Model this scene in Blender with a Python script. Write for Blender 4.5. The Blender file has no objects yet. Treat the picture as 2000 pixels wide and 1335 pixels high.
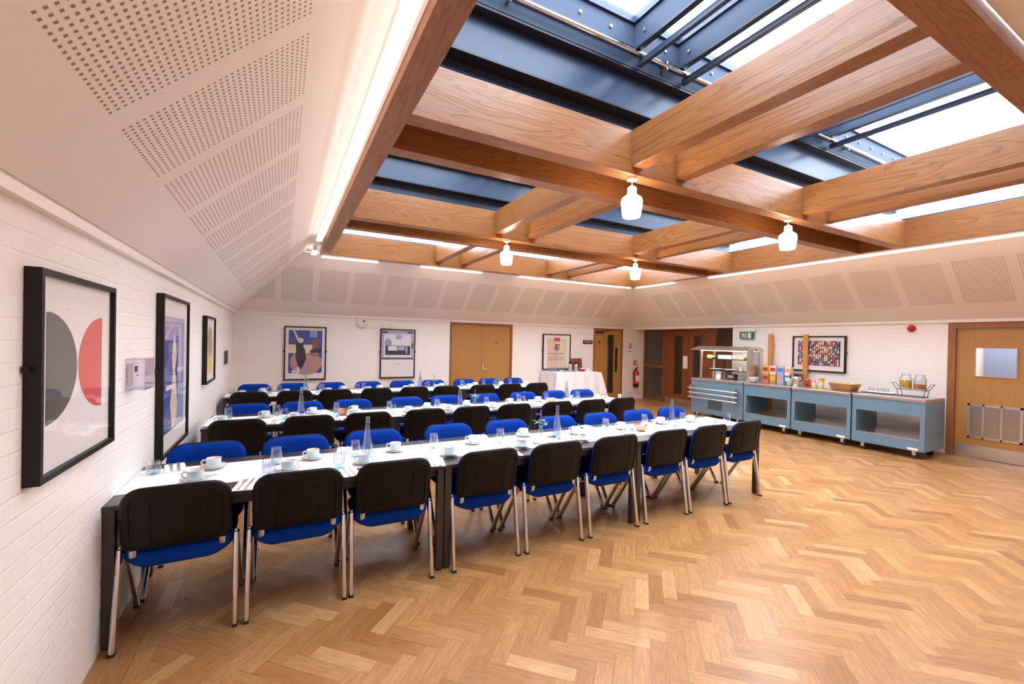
import bpy, bmesh, math, random
from math import sin, cos, pi, radians
from mathutils import Vector, Matrix
random.seed(7)
C = bpy.context.scene.collection
S = bpy.context.scene
# ------------------------------------------------------------------ camera
ya, pt, ro = radians(28.142), radians(-0.447), radians(1.154)
F = Vector((sin(ya)*cos(pt), cos(ya)*cos(pt), sin(pt)))
R0 = Vector((cos(ya), -sin(ya), 0)); U0 = R0.cross(F)
CX = cos(ro)*R0 + sin(ro)*U0; CY = -sin(ro)*R0 + cos(ro)*U0
cd = bpy.data.cameras.new('camera'); cam = bpy.data.objects.new('camera', cd); C.objects.link(cam)
cd.sensor_width = 36; cd.lens = 841.64/2000*36; cd.shift_y = 0.00333; cd.clip_start = 0.05
M = Matrix(((CX.x, CY.x, -F.x, 0), (CX.y, CY.y, -F.y, 0), (CX.z, CY.z, -F.z, 1.6), (0, 0, 0, 1)))
cam.matrix_world = M
S.camera = cam
# ------------------------------------------------------------------ world, exposure
S.view_settings.view_transform = 'Standard'; S.view_settings.look = 'None'
S.view_settings.gamma = 1; S.view_settings.use_curve_mapping = False
S.view_settings.exposure = 1.72
wd = bpy.data.worlds.new('overcast_sky'); S.world = wd; wd.use_nodes = True
wn = wd.node_tree; wn.nodes['Background'].inputs[0].default_value = (0.82, 0.91, 1.04, 1)
wn.nodes['Background'].inputs[1].default_value = 4.0
S.cycles.max_bounces = 12; S.cycles.diffuse_bounces = 8; S.cycles.glossy_bounces = 4
S.cycles.transparent_max_bounces = 16; S.cycles.transmission_bounces = 6
S.cycles.caustics_reflective = False; S.cycles.caustics_refractive = False
S.cycles.use_denoising = True; S.cycles.sample_clamp_indirect = 6
# measured room
XL, XR, YB, YN = -0.784, 9.164, 9.519, -0.64
ZT, XRR, YREC = 2.038, 9.572, 6.36
OX0, OX1, OY0, OY1, ZW, ZWT = 0.560, 7.813, 0.710, 8.180, 3.037, 3.42
LEDW, LEDC = 2.7, (1.0, 0.88, 0.78)

# ------------------------------------------------------------------ mesh helpers
class MB:
    def __init__(s): s.v = []; s.f = []; s.mi = []
    def add(s, vs, fs, mi=0):
        o = len(s.v); s.v += [tuple(v) for v in vs]; s.f += [tuple(i+o for i in f) for f in fs]; s.mi += [mi]*len(fs); return s
    def box(s, x0, x1, y0, y1, z0, z1, mi=0):
        x0, x1 = min(x0, x1), max(x0, x1); y0, y1 = min(y0, y1), max(y0, y1); z0, z1 = min(z0, z1), max(z0, z1)
        return s.add([(x0,y0,z0),(x1,y0,z0),(x1,y1,z0),(x0,y1,z0),(x0,y0,z1),(x1,y0,z1),(x1,y1,z1),(x0,y1,z1)],
                     [(0,3,2,1),(4,5,6,7),(0,1,5,4),(1,2,6,5),(2,3,7,6),(3,0,4,7)], mi)
    def tube(s, path, rx, ry=None, ref=(1,0,0), n=10, mi=0, closed=False):
        ry = ry or rx; P = [Vector(p) for p in path]; vs = []; m = len(P)
        for i, p in enumerate(P):
            a = P[(i-1) % m] if (i or closed) else p; b = P[(i+1) % m] if (i < m-1 or closed) else p
            t = (b-a).normalized(); rf = Vector(ref)
            if abs(t.dot(rf)) > .97: rf = Vector((0,0,1)) if abs(t.z) < .9 else Vector((0,1,0))
            u = (rf - t*rf.dot(t)).normalized(); w = t.cross(u)
            for k in range(n):
                an = 2*pi*k/n; vs.append(p + u*rx*cos(an) + w*ry*sin(an))
        fs = []
        for i in range(m if closed else m-1):
            for k in range(n):
                a = i*n+k; b = i*n+(k+1) % n; c = ((i+1) % m)*n+(k+1) % n; d = ((i+1) % m)*n+k; fs.append((a,b,c,d))
        if not closed: fs += [tuple(range(n-1,-1,-1)), tuple(range((m-1)*n, m*n))]
        return s.add(vs, fs, mi)
    def lathe(s, prof, n=24, c=(0,0,0), mi=0):
        vs = []; fs = []; cx, cy, cz = c
        for r, z in prof:
            for k in range(n): vs.append((cx+max(r,1e-4)*cos(2*pi*k/n), cy+max(r,1e-4)*sin(2*pi*k/n), cz+z))
        for i in range(len(prof)-1):
            for k in range(n): a=i*n+k; b=i*n+(k+1)%n; fs.append((a,b,b+n,a+n))
        return s.add(vs, fs, mi)
    def prism(s, pts, d0, d1, axis='y', mi=0):
        n = len(pts)
        def P(a, b, d): return {'y': (a, d, b), 'x': (d, a, b), 'z': (a, b, d)}[axis]
        vs = [P(a, b, d0) for a, b in pts]+[P(a, b, d1) for a, b in pts]
        return s.add(vs, [tuple(range(n-1,-1,-1)), tuple(range(n, 2*n))]+[(i,(i+1)%n,n+(i+1)%n,n+i) for i in range(n)], mi)
    def pad(s, out, t0, t1, tf, rings=((.0,1),(.55,1),(.86,.93),(.96,.72),(1,.35)), mi=0):
        # cushion-like solid over a closed outline; out = [(a,b)], thickness -t0..t1, tf maps (a,b,h)->xyz
        n = len(out); L = []
        for sc, h in rings: L.append([tf(a*sc, b*sc, t1*h) for a, b in out])
        for sc, h in reversed(rings): L.append([tf(a*sc, b*sc, -t0*h) for a, b in out])
        vs = [p for l in L for p in l]; fs = []
        for i in range(len(L)-1):
            for k in range(n): a=i*n+k; b=i*n+(k+1)%n; fs.append((a,a+n,b+n,b))
        return s.add(vs, fs, mi)
    def build(s, name, mats, parent=None, smooth=0, loc=None, bev=0):
        me = bpy.data.meshes.new(name); me.from_pydata(s.v, [], s.f)
        if not isinstance(mats, (list, tuple)): mats = [mats]
        for m in mats: me.materials.append(m)
        for p, mi in zip(me.polygons, s.mi): p.material_index = mi
        if smooth or bev:
            bm = bmesh.new(); bm.from_mesh(me); bmesh.ops.remove_doubles(bm, verts=bm.verts, dist=2e-4)
            if bev: bmesh.ops.bevel(bm, geom=[e for e in bm.edges if e.is_manifold and e.calc_face_angle(0) > .6], offset=bev, segments=2, affect='EDGES', profile=.6)
            bmesh.ops.recalc_face_normals(bm, faces=bm.faces); bm.to_mesh(me); bm.free()
        if smooth:
            for p in me.polygons: p.use_smooth = True
            me.set_sharp_from_angle(angle=radians(smooth))
        o = bpy.data.objects.new(name, me); C.objects.link(o)
        if loc: o.location = loc
        if parent: o.parent = parent
        return o
def rrect(w, h, r, rb=None, n=6):
    rb = rb or r; p = []
    for cx, cy, a0, q in ((w/2-r,h/2-r,0,r),(-w/2+r,h/2-r,pi/2,r),(-w/2+rb,-h/2+rb,pi,rb),(w/2-rb,-h/2+rb,1.5*pi,rb)):
        for k in range(n+1): a=a0+pi/2*k/n; p.append((cx+q*cos(a), cy+q*sin(a)))
    return p
def tag(o, label, cat, group=None, kind=None):
    if label: o['label'] = label
    if cat: o['category'] = cat
    if group: o['group'] = group
    if kind: o['kind'] = kind
    return o
def thing(name, label, cat, loc=(0,0,0), rz=0, group=None):
    o = bpy.data.objects.new(name, None); C.objects.link(o); o.location = loc; o.rotation_euler = (0,0,rz); o.empty_display_size = .05
    return tag(o, label, cat, group)
def struct(o, label=None): o['kind'] = 'structure'; return o
def kids(o): return [c for c in bpy.data.objects if c.parent == o]
def dup(root, loc, rz, label, group=None, sc=1):
    def cp(o, par):
        c = o.copy(); C.objects.link(c); c.parent = par
        for ch in KID[o.name]: cp(ch, c)
        return c
    if root.name not in KID: index(root)
    r = cp(root, None); r.location = loc; r.rotation_euler = (0,0,rz); r['label'] = label; r.scale = (sc,)*3
    if group: r['group'] = group
    return r
KID = {}
def index(o):
    KID[o.name] = kids(o)
    for c in KID[o.name]: index(c)
used = set()
def place(proto, loc, rz, label, group=None, sc=1):
    if proto.name not in used:
        used.add(proto.name); index(proto); proto.location = loc; proto.rotation_euler = (0,0,rz); proto['label'] = label; proto.scale = (sc,)*3
        if group: proto['group'] = group
        return proto
    return dup(proto, loc, rz, label, group, sc)
ORD = ['zeroth','first','second','third','fourth','fifth','sixth','seventh','eighth','ninth','tenth','eleventh','twelfth','thirteenth','fourteenth','fifteenth','sixteenth','seventeenth','eighteenth']

# ------------------------------------------------------------------ materials
class N:
    def __init__(s, name):
        s.m = bpy.data.materials.new(name); s.m.use_nodes = True; s.t = s.m.node_tree; s.b = s.t.nodes['Principled BSDF']; s.out = s.t.nodes['Material Output']
    def node(s, ty, **kw):
        n = s.t.nodes.new(ty)
        for k, v in kw.items(): setattr(n, k, v)
        return n
    def link(s, a, b): s.t.links.new(a, b)
    def put(s, sock, v):
        if hasattr(v, 'is_linked'): s.link(v, sock)
        else: sock.default_value = v
    def math(s, op, a, b=0, c=0):
        n = s.node('ShaderNodeMath', operation=op); s.put(n.inputs[0], a); s.put(n.inputs[1], b); s.put(n.inputs[2], c); return n.outputs[0]
    def mix(s, f, a, b, mode='MIX'):
        n = s.node('ShaderNodeMix', data_type='RGBA', blend_type=mode); s.put(n.inputs[0], f)
        s.put(n.inputs[6], a if hasattr(a,'is_linked') else (*a,1)); s.put(n.inputs[7], b if hasattr(b,'is_linked') else (*b,1)); return n.outputs[2]
    def obj(s): return s.node('ShaderNodeTexCoord').outputs['Object']
    def xyz(s, v): n = s.node('ShaderNodeSeparateXYZ'); s.link(v, n.inputs[0]); return n.outputs
    def comb(s, x, y, z=0): n = s.node('ShaderNodeCombineXYZ'); s.put(n.inputs[0], x); s.put(n.inputs[1], y); s.put(n.inputs[2], z); return n.outputs[0]
    def noise(s, v, scale, det=3, dist=0):
        n = s.node('ShaderNodeTexNoise'); s.link(v, n.inputs['Vector']); n.inputs['Scale'].default_value = scale; n.inputs['Detail'].default_value = det; n.inputs['Distortion'].default_value = dist; return n.outputs['Fac']
    def ramp(s, f, st):
        n = s.node('ShaderNodeValToRGB'); s.put(n.inputs[0], f); e = n.color_ramp.elements
        while len(e) < len(st): e.new(.5)
        for k, (p, c) in zip(e, st): k.position = p; k.color = (*c, 1)
        return n.outputs[0]
    def bump(s, h, dist, st=1):
        n = s.node('ShaderNodeBump'); s.put(n.inputs['Height'], h); n.inputs['Distance'].default_value = dist; n.inputs['Strength'].default_value = st; s.link(n.outputs[0], s.b.inputs['Normal'])
    def set(s, **kw):
        for k, v in kw.items():
            i = s.b.inputs[k.replace('_', ' ')]
            s.put(i, (*v, 1) if isinstance(v, tuple) and len(v) == 3 else v)
        return s
def P(name, col, rough=.5, metal=0, nz=.06, sc=6, **kw):
    n = N(name); o = n.obj(); f = n.noise(o, sc, 3)
    k = n.math('MULTIPLY_ADD', f, 2*nz, 1-nz)
    c = n.node('ShaderNodeVectorMath', operation='SCALE'); c.inputs[0].default_value = col; n.link(k, c.inputs['Scale'])
    n.link(c.outputs[0], n.b.inputs['Base Color']); n.set(Roughness=rough, Metallic=metal)
    for q, v in kw.items(): n.set(**{q: v})
    return n.m
def emit(name, col, st):
    n = N(name); n.set(Base_Color=col, Emission_Color=col, Emission_Strength=st, Roughness=.4)
    o = n.obj(); f = n.noise(o, 4, 2); n.link(n.math('MULTIPLY_ADD', f, .04*st, st*.98), n.b.inputs['Emission Strength']); return n.m
def glassm(name, col=(1,1,1), refl=1.0, rough=.01):
    n = N(name); t = n.node('ShaderNodeBsdfTransparent'); t.inputs[0].default_value = (*col, 1)
    g = n.node('ShaderNodeBsdfGlossy'); g.inputs['Roughness'].default_value = rough
    lw = n.node('ShaderNodeLayerWeight'); lw.inputs[0].default_value = .5; fr = n.math('MULTIPLY_ADD', n.math('POWER', lw.outputs['Facing'], 3), .85, .045)
    o = n.obj(); f = n.math('MULTIPLY_ADD', n.noise(o, 3, 2), .1*refl, .95*refl)
    mx = n.node('ShaderNodeMixShader'); n.link(n.math('MINIMUM', n.math('MULTIPLY', fr, f), 1), mx.inputs[0]); n.link(t.outputs[0], mx.inputs[1]); n.link(g.outputs[0], mx.inputs[2])
    n.link(mx.outputs[0], n.out.inputs['Surface']); return n.m
def wood(name, axis, dark, lightc, rough=.35, scale=1.0, contrast=1.0, ring=9):
    n = N(name); o = n.obj(); inf = n.node('ShaderNodeObjectInfo'); r = n.math('MULTIPLY', inf.outputs['Random'], 37)
    x, y, z = n.xyz(o)
    st = {'x': (.08,1,1), 'y': (1,.08,1), 'z': (1,1,.08)}[axis]
    v = n.comb(n.math('MULTIPLY_ADD', x, st[0]*scale, r), n.math('MULTIPLY_ADD', y, st[1]*scale, r), n.math('MULTIPLY', z, st[2]*scale))
    a = n.noise(v, 4.2*scale, 2, .5); rings = n.math('FRACT', n.math('MULTIPLY', a, ring*2.6))
    rings = n.math('POWER', rings, 3)
    st2 = {k: tuple(.03 if q == .08 else 1 for q in st) for k in 'a'}['a']
    v2 = n.comb(n.math('MULTIPLY', x, st2[0]), n.math('MULTIPLY', y, st2[1]), n.math('MULTIPLY_ADD', z, st2[2], r)); fine = n.noise(v2, 120, 2)
    f = n.math('ADD', n.math('MULTIPLY', rings, .5*contrast), n.math('MULTIPLY', n.math('SUBTRACT', fine, .4), .9*contrast))
    col = n.ramp(f, [(.0, lightc), (.9, dark)])
    vo = n.node('ShaderNodeTexVoronoi'); n.link(v, vo.inputs['Vector']); vo.inputs['Scale'].default_value = 1.3
    kn = n.math('LESS_THAN', vo.outputs['Distance'], .045)
    col = n.mix(n.math('MULTIPLY', kn, .7), col, tuple(c*.45 for c in dark))
    n.link(col, n.b.inputs['Base Color']); n.set(Roughness=rough); n.bump(f, .0015, .5); return n.m
def brick(name, ax, ay, base=(.89,.865,.85), depth=.0028):
    n = N(name); o = n.xyz(n.obj()); v = n.comb(o[ax], o[ay])
    w = n.noise(v, 5, 3); v2 = n.comb(n.math('MULTIPLY_ADD', w, .012, o[ax]), n.math('MULTIPLY_ADD', w, .012, o[ay]))
    b = n.node('ShaderNodeTexBrick'); n.link(v2, b.inputs['Vector']); b.inputs['Scale'].default_value = 1
    b.inputs['Brick Width'].default_value = .225; b.inputs['Row Height'].default_value = .075; b.inputs['Mortar Size'].default_value = .008; b.inputs['Mortar Smooth'].default_value = .8
    b.inputs['Color1'].default_value = (.55,.55,.55,1); b.inputs['Color2'].default_value = (.85,.85,.85,1); b.inputs['Mortar'].default_value = (.1,.1,.1,1)
    nz = n.noise(v, 26, 5, .3); big = n.noise(v, 2.1, 3)
    h = n.math('ADD', n.math('MULTIPLY', b.outputs['Color'], .8), n.math('MULTIPLY', nz, .8))
    col = n.mix(n.math('MULTIPLY', big, .5), base, tuple(c*.95 for c in base))
    col = n.mix(n.math('MULTIPLY', b.outputs['Fac'], .07), col, tuple(c*.8 for c in base))
    n.link(col, n.b.inputs['Base Color']); n.set(Roughness=.45); n.bump(h, depth*1.3, .65); return n.m
MWX = brick('painted_brick_side', 1, 2); MWY = brick('painted_brick_end', 0, 2)
# perforated plaster slope: UV.x along the wall, UV.y up the slope (metres)
def perfo(name, h0, nrep):
    n = N(name); uv = n.node('ShaderNodeUVMap'); uv.uv_map = 'UVMap'; x, y, z = n.xyz(uv.outputs[0])
    g = .0257
    hx = n.math('DIVIDE', n.math('SUBTRACT', x, h0-g/2), .6205); rep = n.math('FLOOR', hx)
    lx = n.math('DIVIDE', n.math('MULTIPLY', n.math('SUBTRACT', hx, rep), .6205), g)
    ly = n.math('DIVIDE', n.math('SUBTRACT', y, .333-.0127), .0254)
    inx = n.math('LESS_THAN', lx, 20); iny = n.math('MULTIPLY', n.math('GREATER_THAN', ly, 0), n.math('LESS_THAN', ly, 32))
    ok = n.math('MULTIPLY', n.math('MULTIPLY', inx, iny), n.math('MULTIPLY', n.math('LESS_THAN', rep, nrep-.5), n.math('GREATER_THAN', rep, -5.5)))
    fx = n.math('ABSOLUTE', n.math('SUBTRACT', n.math('FRACT', lx), .5)); fy = n.math('ABSOLUTE', n.math('SUBTRACT', n.math('FRACT', ly), .5))
    d = n.math('MAXIMUM', fx, fy); hole = n.math('MULTIPLY', n.math('LESS_THAN', d, .21), ok)
    big = n.noise(n.comb(x, y), 1.3, 2)
    base = n.mix(big, (.86,.79,.75), (.88,.81,.77)); n.link(n.mix(hole, base, (.31,.20,.15)), n.b.inputs['Base Color'])  # shade inside the holes is painted as brown squares
    n.set(Roughness=.6); n.bump(n.math('SUBTRACT', 1, hole), .004, .6); return n.m
MSL = perfo('perforated_plaster_left', 1.981, 10); MSB = perfo('perforated_plaster_back', .62, 12); MSR = perfo('perforated_plaster_right', 1.965, 10)
MPL = P('white_plaster', (.86,.80,.77), .55, nz=.02); MTRIM = P('white_gloss_trim', (.88,.84,.81), .35, nz=.02)
# herringbone oak
def floor_mat():
    n = N('herringbone_oak'); x, y, z = n.xyz(n.obj()); W = .0865
    u = n.math('DIVIDE', n.math('SUBTRACT', n.math('MULTIPLY', n.math('SUBTRACT', x, y), .7071), .16), W)
    v = n.math('DIVIDE', n.math('SUBTRACT', n.math('MULTIPLY', n.math('ADD', x, y), .7071), 2.809), W)
    i = n.math('FLOOR', u); j = n.math('FLOOR', v); fu = n.math('FRACT', u); fv = n.math('FRACT', v)
    dd = n.math('DIVIDE', n.math('ADD', n.math('SUBTRACT', i, j), .5), 8); q = n.math('FLOOR', dd); k = n.math('FLOOR', n.math('MULTIPLY', n.math('SUBTRACT', dd, q), 8))
    hz = n.math('LESS_THAN', k, 3.5)
    al_h = n.math('ADD', k, fu); al_v = n.math('ADD', n.math('SUBTRACT', 7, k), fv)
    def sel(a, b): return n.math('ADD', n.math('MULTIPLY', hz, a), n.math('MULTIPLY', n.math('SUBTRACT', 1, hz), b))
    al = sel(al_h, al_v); ac = sel(fv, fu)
    idx = sel(j, n.math('ADD', i, 371)); idy = sel(q, n.math('ADD', q, 91))
    # straight border course along the left wall
    bd = n.math('LESS_THAN', x, -.545)
    def sb(a, b): return n.math('ADD', n.math('MULTIPLY', bd, a), n.math('MULTIPLY', n.math('SUBTRACT', 1, bd), b))
    by = n.math('DIVIDE', y, .35); bx = n.math('DIVIDE', n.math('ADD', x, .784), .0797)
    al = sb(n.math('MULTIPLY', n.math('FRACT', by), 4), al); ac = sb(n.math('FRACT', bx), ac)
    idx = sb(n.math('ADD', n.math('FLOOR', by), 900), idx); idy = sb(n.math('FLOOR', bx), idy)
    wn_ = n.node('ShaderNodeTexWhiteNoise', noise_dimensions='3D'); n.link(n.comb(idx, idy, 3.3), wn_.inputs['Vector'])
    rnd = wn_.outputs['Value']; cr, cg, cb = n.xyz(wn_.outputs['Color'])
    gv = n.comb(n.math('MULTIPLY_ADD', al, .14, n.math('MULTIPLY', rnd, 50)), n.math('MULTIPLY_ADD', ac, 1, n.math('MULTIPLY', cr, 50)), cg)
    gr = n.noise(gv, 7, 4, .5); fine = n.noise(gv, 60, 3)
    base = n.ramp(rnd, [(0, (.265,.115,.036)), (.10, (.318,.145,.048)), (.5, (.365,.175,.062)), (.88, (.405,.205,.078)), (1, (.475,.265,.115))])
    g2 = n.math('MULTIPLY_ADD', n.math('ADD', gr, n.math('MULTIPLY', fine, .6)), .95, .26)
    sc = n.node('ShaderNodeVectorMath', operation='SCALE'); n.link(base, sc.inputs[0]); n.link(g2, sc.inputs['Scale'])
    ea = n.math('MINIMUM', al, n.math('SUBTRACT', 4, al)); ec = n.math('MINIMUM', ac, n.math('SUBTRACT', 1, ac)); e = n.math('MINIMUM', ea, ec)
    gap = n.math('LESS_THAN', e, .019)
    n.link(n.mix(n.math('MULTIPLY', gap, .5), sc.outputs[0], (.16,.07,.03)), n.b.inputs['Base Color'])
    n.link(n.math('MULTIPLY_ADD', n.noise(n.obj(), 3, 3), .14, .26), n.b.inputs['Roughness']); n.set(Specular_IOR_Level=.45)
    n.bump(n.math('SUBTRACT', 1, n.math('ADD', gap, n.math('MULTIPLY', rnd, .15))), .0012, .5)
    return n.m
MFL = floor_mat()
FIR_L, FIR_D = (.31,.120,.035), (.12,.034,.008)
MFX = wood('fir_along_x', 'x', FIR_D, FIR_L, .33); MFY = wood('fir_along_y', 'y', FIR_D, FIR_L, .33)
MOAKZ = wood('oak_door_veneer', 'z', (.36,.165,.045), (.45,.225,.065), .4, 1, .6, 4); MHARDZ = wood('hardwood_frame', 'z', (.20,.07,.022), (.33,.13,.045), .35, 1, .8, 5)
MREDZ = wood('dark_red_hardwood', 'z', (.13,.035,.012), (.24,.07,.022), .3, 1, .8, 5); MPIN = wood('orange_pine', 'z', (.45,.18,.04), (.62,.30,.08), .45, 1, .6, 5)
MSTEEL = P('slate_blue_steel', (.040,.060,.105), .32, 0, nz=.08, sc=2, Specular_IOR_Level=.32); MSTEELM = P('matt_slate_steel', (.045,.062,.10), .55, 0, nz=.08, sc=2, Specular_IOR_Level=.2); MBLKST = P('near_black_steel', (.018,.02,.028), .4, .2)
MCHR = P('chrome', (.70,.71,.74), .10, 1, nz=.03, sc=20); MSS = P('brushed_stainless', (.72,.69,.68), .28, 1, nz=.05, sc=12)
MSSD = P('dull_stainless', (.66,.62,.62), .3, 1, nz=.06, sc=12)
MBLU = P('royal_blue_fabric', (.0,.034,.29), .9, nz=.12, sc=220, Specular_IOR_Level=.15); MBLKP = P('black_moulded_plastic', (.0055,.004,.0035), .5, nz=.1, sc=60, Specular_IOR_Level=.22)
MRUB = P('black_rubber', (.012,.012,.012), .7); MTAB = P('black_laminate', (.026,.020,.019), .3, nz=.1, sc=30); MTLEG = P('dark_grey_metal', (.05,.042,.04), .4, .3)
MPAP = P('white_paper', (.86,.83,.83), .8, nz=.02); MNAP = P('white_napkin', (.88,.87,.88), .85, nz=.03, sc=40)
MCUPB = P('pale_blue_glaze', (.58,.76,.80), .15, nz=.03); MCUPW = P('cream_glaze', (.80,.72,.68), .15, nz=.02); MCHINA = P('white_china', (.86,.84,.85), .15, nz=.02)
MGLS = glassm('clear_glass', (.95,.96,.99), 1.8); MTURQ = glassm('turquoise_glass', (.66,.90,.95), 1.6); MWAT = glassm('water', (.84,.89,.97), 1.2)
MPANE = glassm('window_glass', (.96,.98,.99), .35); MBTL = glassm('bottle_glass', (.90,.93,.99), 2.0)
MCUT = P('polished_cutlery', (.85,.83,.82), .32, 1); MBRZ = P('copper', (.70,.33,.20), .3, .75, nz=.1, sc=40)
MGRN = P('sage_leaf', (.16,.30,.16), .6, nz=.3, sc=30); MPUR = P('blue_petal', (.12,.10,.30), .6); MSTEM = P('stem_green', (.10,.20,.05), .6)
MCART = P('teal_blue_paint', (.125,.220,.305), .32, nz=.04); MCARTD = P('dark_interior_paint', (.10,.14,.17), .4, nz=.05)
MCLOTH = P('white_tablecloth_linen', (.80,.77,.79), .85, nz=.03, sc=30); MBLK = P('black_paint', (.006,.005,.005), .45, Specular_IOR_Level=.3)
MRED = P('safety_red', (.50,.015,.02), .3); MLED = emit('cove_strip_light', LEDC, LEDW); MLAMP = emit('opal_lamp_glass', (1.0,.80,.64), 11)
MPLW = P('white_plastic', (.80,.76,.73), .35, nz=.03); MWICK = P('wicker', (.50,.26,.09), .7, nz=.35, sc=60); MORJ = P('orange_juice', (.95,.55,.01), .3, nz=.05); MAPJ = P('amber_juice', (.50,.14,.005), .3, nz=.05)
MCORR = brick('corridor_brick', 1, 2, (.34,.24,.17)); MLENS = emit('corridor_lamp', (1,.88,.7), 2.2)

# ------------------------------------------------------------------ room shell
T = .12
struct(MB().box(XL-T, XRR+2.4, YN-T, YB+1.4, -.08, 0).build('floor', MFL))
struct(MB().box(XL-T, XL, YN-T, YB+T, 0, 2.4).build('wall_left', MWX))
struct(MB().box(XL-T, XR+T, YN-T, YN, 0, 2.4).build('wall_near', MWY))
DB = ((3.45, 5.10), (7.66, 8.735))     # door holes in the back wall
b = MB(); xs = [XL-T, DB[0][0], DB[0][1], DB[1][0], DB[1][1], XRR+.05]
for a0, a1 in ((xs[0],xs[1]),(xs[2],xs[3]),(xs[4],xs[5])): b.box(a0, a1, YB, YB+T, 0, 2.4)
for a0, a1 in DB: b.box(a0, a1, YB, YB+T, ZT, 2.4)
struct(b.build('wall_back', MWY))
DR = (1.66, 2.72)
b = MB().box(XR, XRR, DR[1], YREC, 0, 2.4).box(XR, XRR, YN-T, DR[0], 0, 2.4).box(XR, XRR, DR[0], DR[1], ZT, 2.4)
struct(b.build('wall_right', MWX))
struct(MB().box(XR, XRR+.1, YREC, YB+T, ZT+.001, 2.4).build('ceiling', MPL))
# slopes, 43 degrees, with the fascia below
ct, st_ = cos(radians(43)), sin(radians(43)); zs0 = 2.10; vlen = 1.085/ct; ins = vlen*ct; zs1 = zs0+vlen*st_
ax0, ax1, ay0, ay1 = XL+.03, XR-.03, YN+.03, YB-.03
def slope(name, q, uvs, m):
    me = bpy.data.meshes.new(name); me.from_pydata(q, [], [(0,1,2,3)]); uv = me.uv_layers.new(name='UVMap')
    for k in range(4): uv.data[k].uv = uvs[k]
    me.materials.append(m); o = bpy.data.objects.new(name, me); C.objects.link(o)
    sm = o.modifiers.new('thick', 'SOLIDIFY'); sm.thickness = .02; sm.offset = 1; return struct(o)
slope('ceiling_slope_left', [(ax0,ay0,zs0),(ax0,ay1,zs0),(ax0+ins,ay1-ins,zs1),(ax0+ins,ay0+ins,zs1)], [(ay0,0),(ay1,0),(ay1-ins,vlen),(ay0+ins,vlen)], MSL)
slope('ceiling_slope_back', [(ax0,ay1,zs0),(ax1,ay1,zs0),(ax1-ins,ay1-ins,zs1),(ax0+ins,ay1-ins,zs1)], [(ax0,0),(ax1,0),(ax1-ins,vlen),(ax0+ins,vlen)], MSB)
slope('ceiling_slope_right', [(ax1,ay1,zs0),(ax1,ay0,zs0),(ax1-ins,ay0+ins,zs1),(ax1-ins,ay1-ins,zs1)], [(ay1,0),(ay0,0),(ay0+ins,vlen),(ay1-ins,vlen)], MSR)
slope('ceiling_slope_near', [(ax1,ay0,zs0),(ax0,ay0,zs0),(ax0+ins,ay0+ins,zs1),(ax1-ins,ay0+ins,zs1)], [(ax1,0),(ax0,0),(ax0+ins,vlen),(ax1-ins,vlen)], MSB)
def rim(name, z0, z1, d0, d1, m, n0=1):
    # square ring between inset d0 and d1 from the walls, one mesh per side
    for k, (nm, bx) in enumerate((('left',(XL+d0,XL+d1,YN+d0,YB-d0)),('right',(XR-d1,XR-d0,YN+d0,YB-d0)),('back',(XL+d1,XR-d1,YB-d1,YB-d0)),('near',(XL+d1,XR-d1,YN+d0,YN+d1)))):
        struct(MB().box(bx[0], bx[1], bx[2], bx[3], z0, z1).build('%s_%d' % (name, n0+k), m))
rim('trim', ZT, 2.105, -.02, .035, MTRIM)
# head of the cove: closes the gap above the light strips
rim('trim', zs1+.003, zs1+.03, 1.085, 1.342, MPL, 5)
# ------------------------------------------------------------------ cove light strips
dl = .03+ins+.004
lz0 = 3.018
def strip(x0, x1, y0, y1, lab):
    t = thing('strip_light', lab, 'light', ((x0+x1)/2, (y0+y1)/2, lz0), 0, 'cove strip lights round the skylight')
    a, c = (x1-x0)/2, (y1-y0)/2
    MB().box(-a, a, -c, c, 0.005, .012).build('diffuser', MLED, t)
    MB().box(-a*.7 if a < c else -a, a*.7 if a < c else a, -c if a < c else -c*.8, c if a < c else c*.8, .0122, .095).build('light_housing', MPLW, t)
lx0, lx1 = OX0-.135, OX0-.055; rx0, rx1 = OX1+.055, OX1+.135; by0, by1 = OY1+.055, OY1+.135
strip(lx0, lx1, .72, 6.95, 'long glowing strip light beside the left edge beam, nearest the camera')
strip(lx0, lx1, 7.75, 8.15, 'short glowing strip light at the far end of the left edge beam')
strip(.60, 1.56, by0, by1, 'short glowing strip light over the far wall, nearest the left corner')
strip(2.37, 3.67, by0, by1, 'glowing strip light over the far wall, middle of the three')
strip(4.56, 7.80, by0, by1, 'long glowing strip light over the far wall, above the cloth-covered table')
strip(rx0, rx1, 6.97, 8.16, 'short glowing strip light over the right wall, nearest the far corner')
strip(rx0, rx1, .72, 6.06, 'long glowing strip light over the right wall, above the serving counters')
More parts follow.
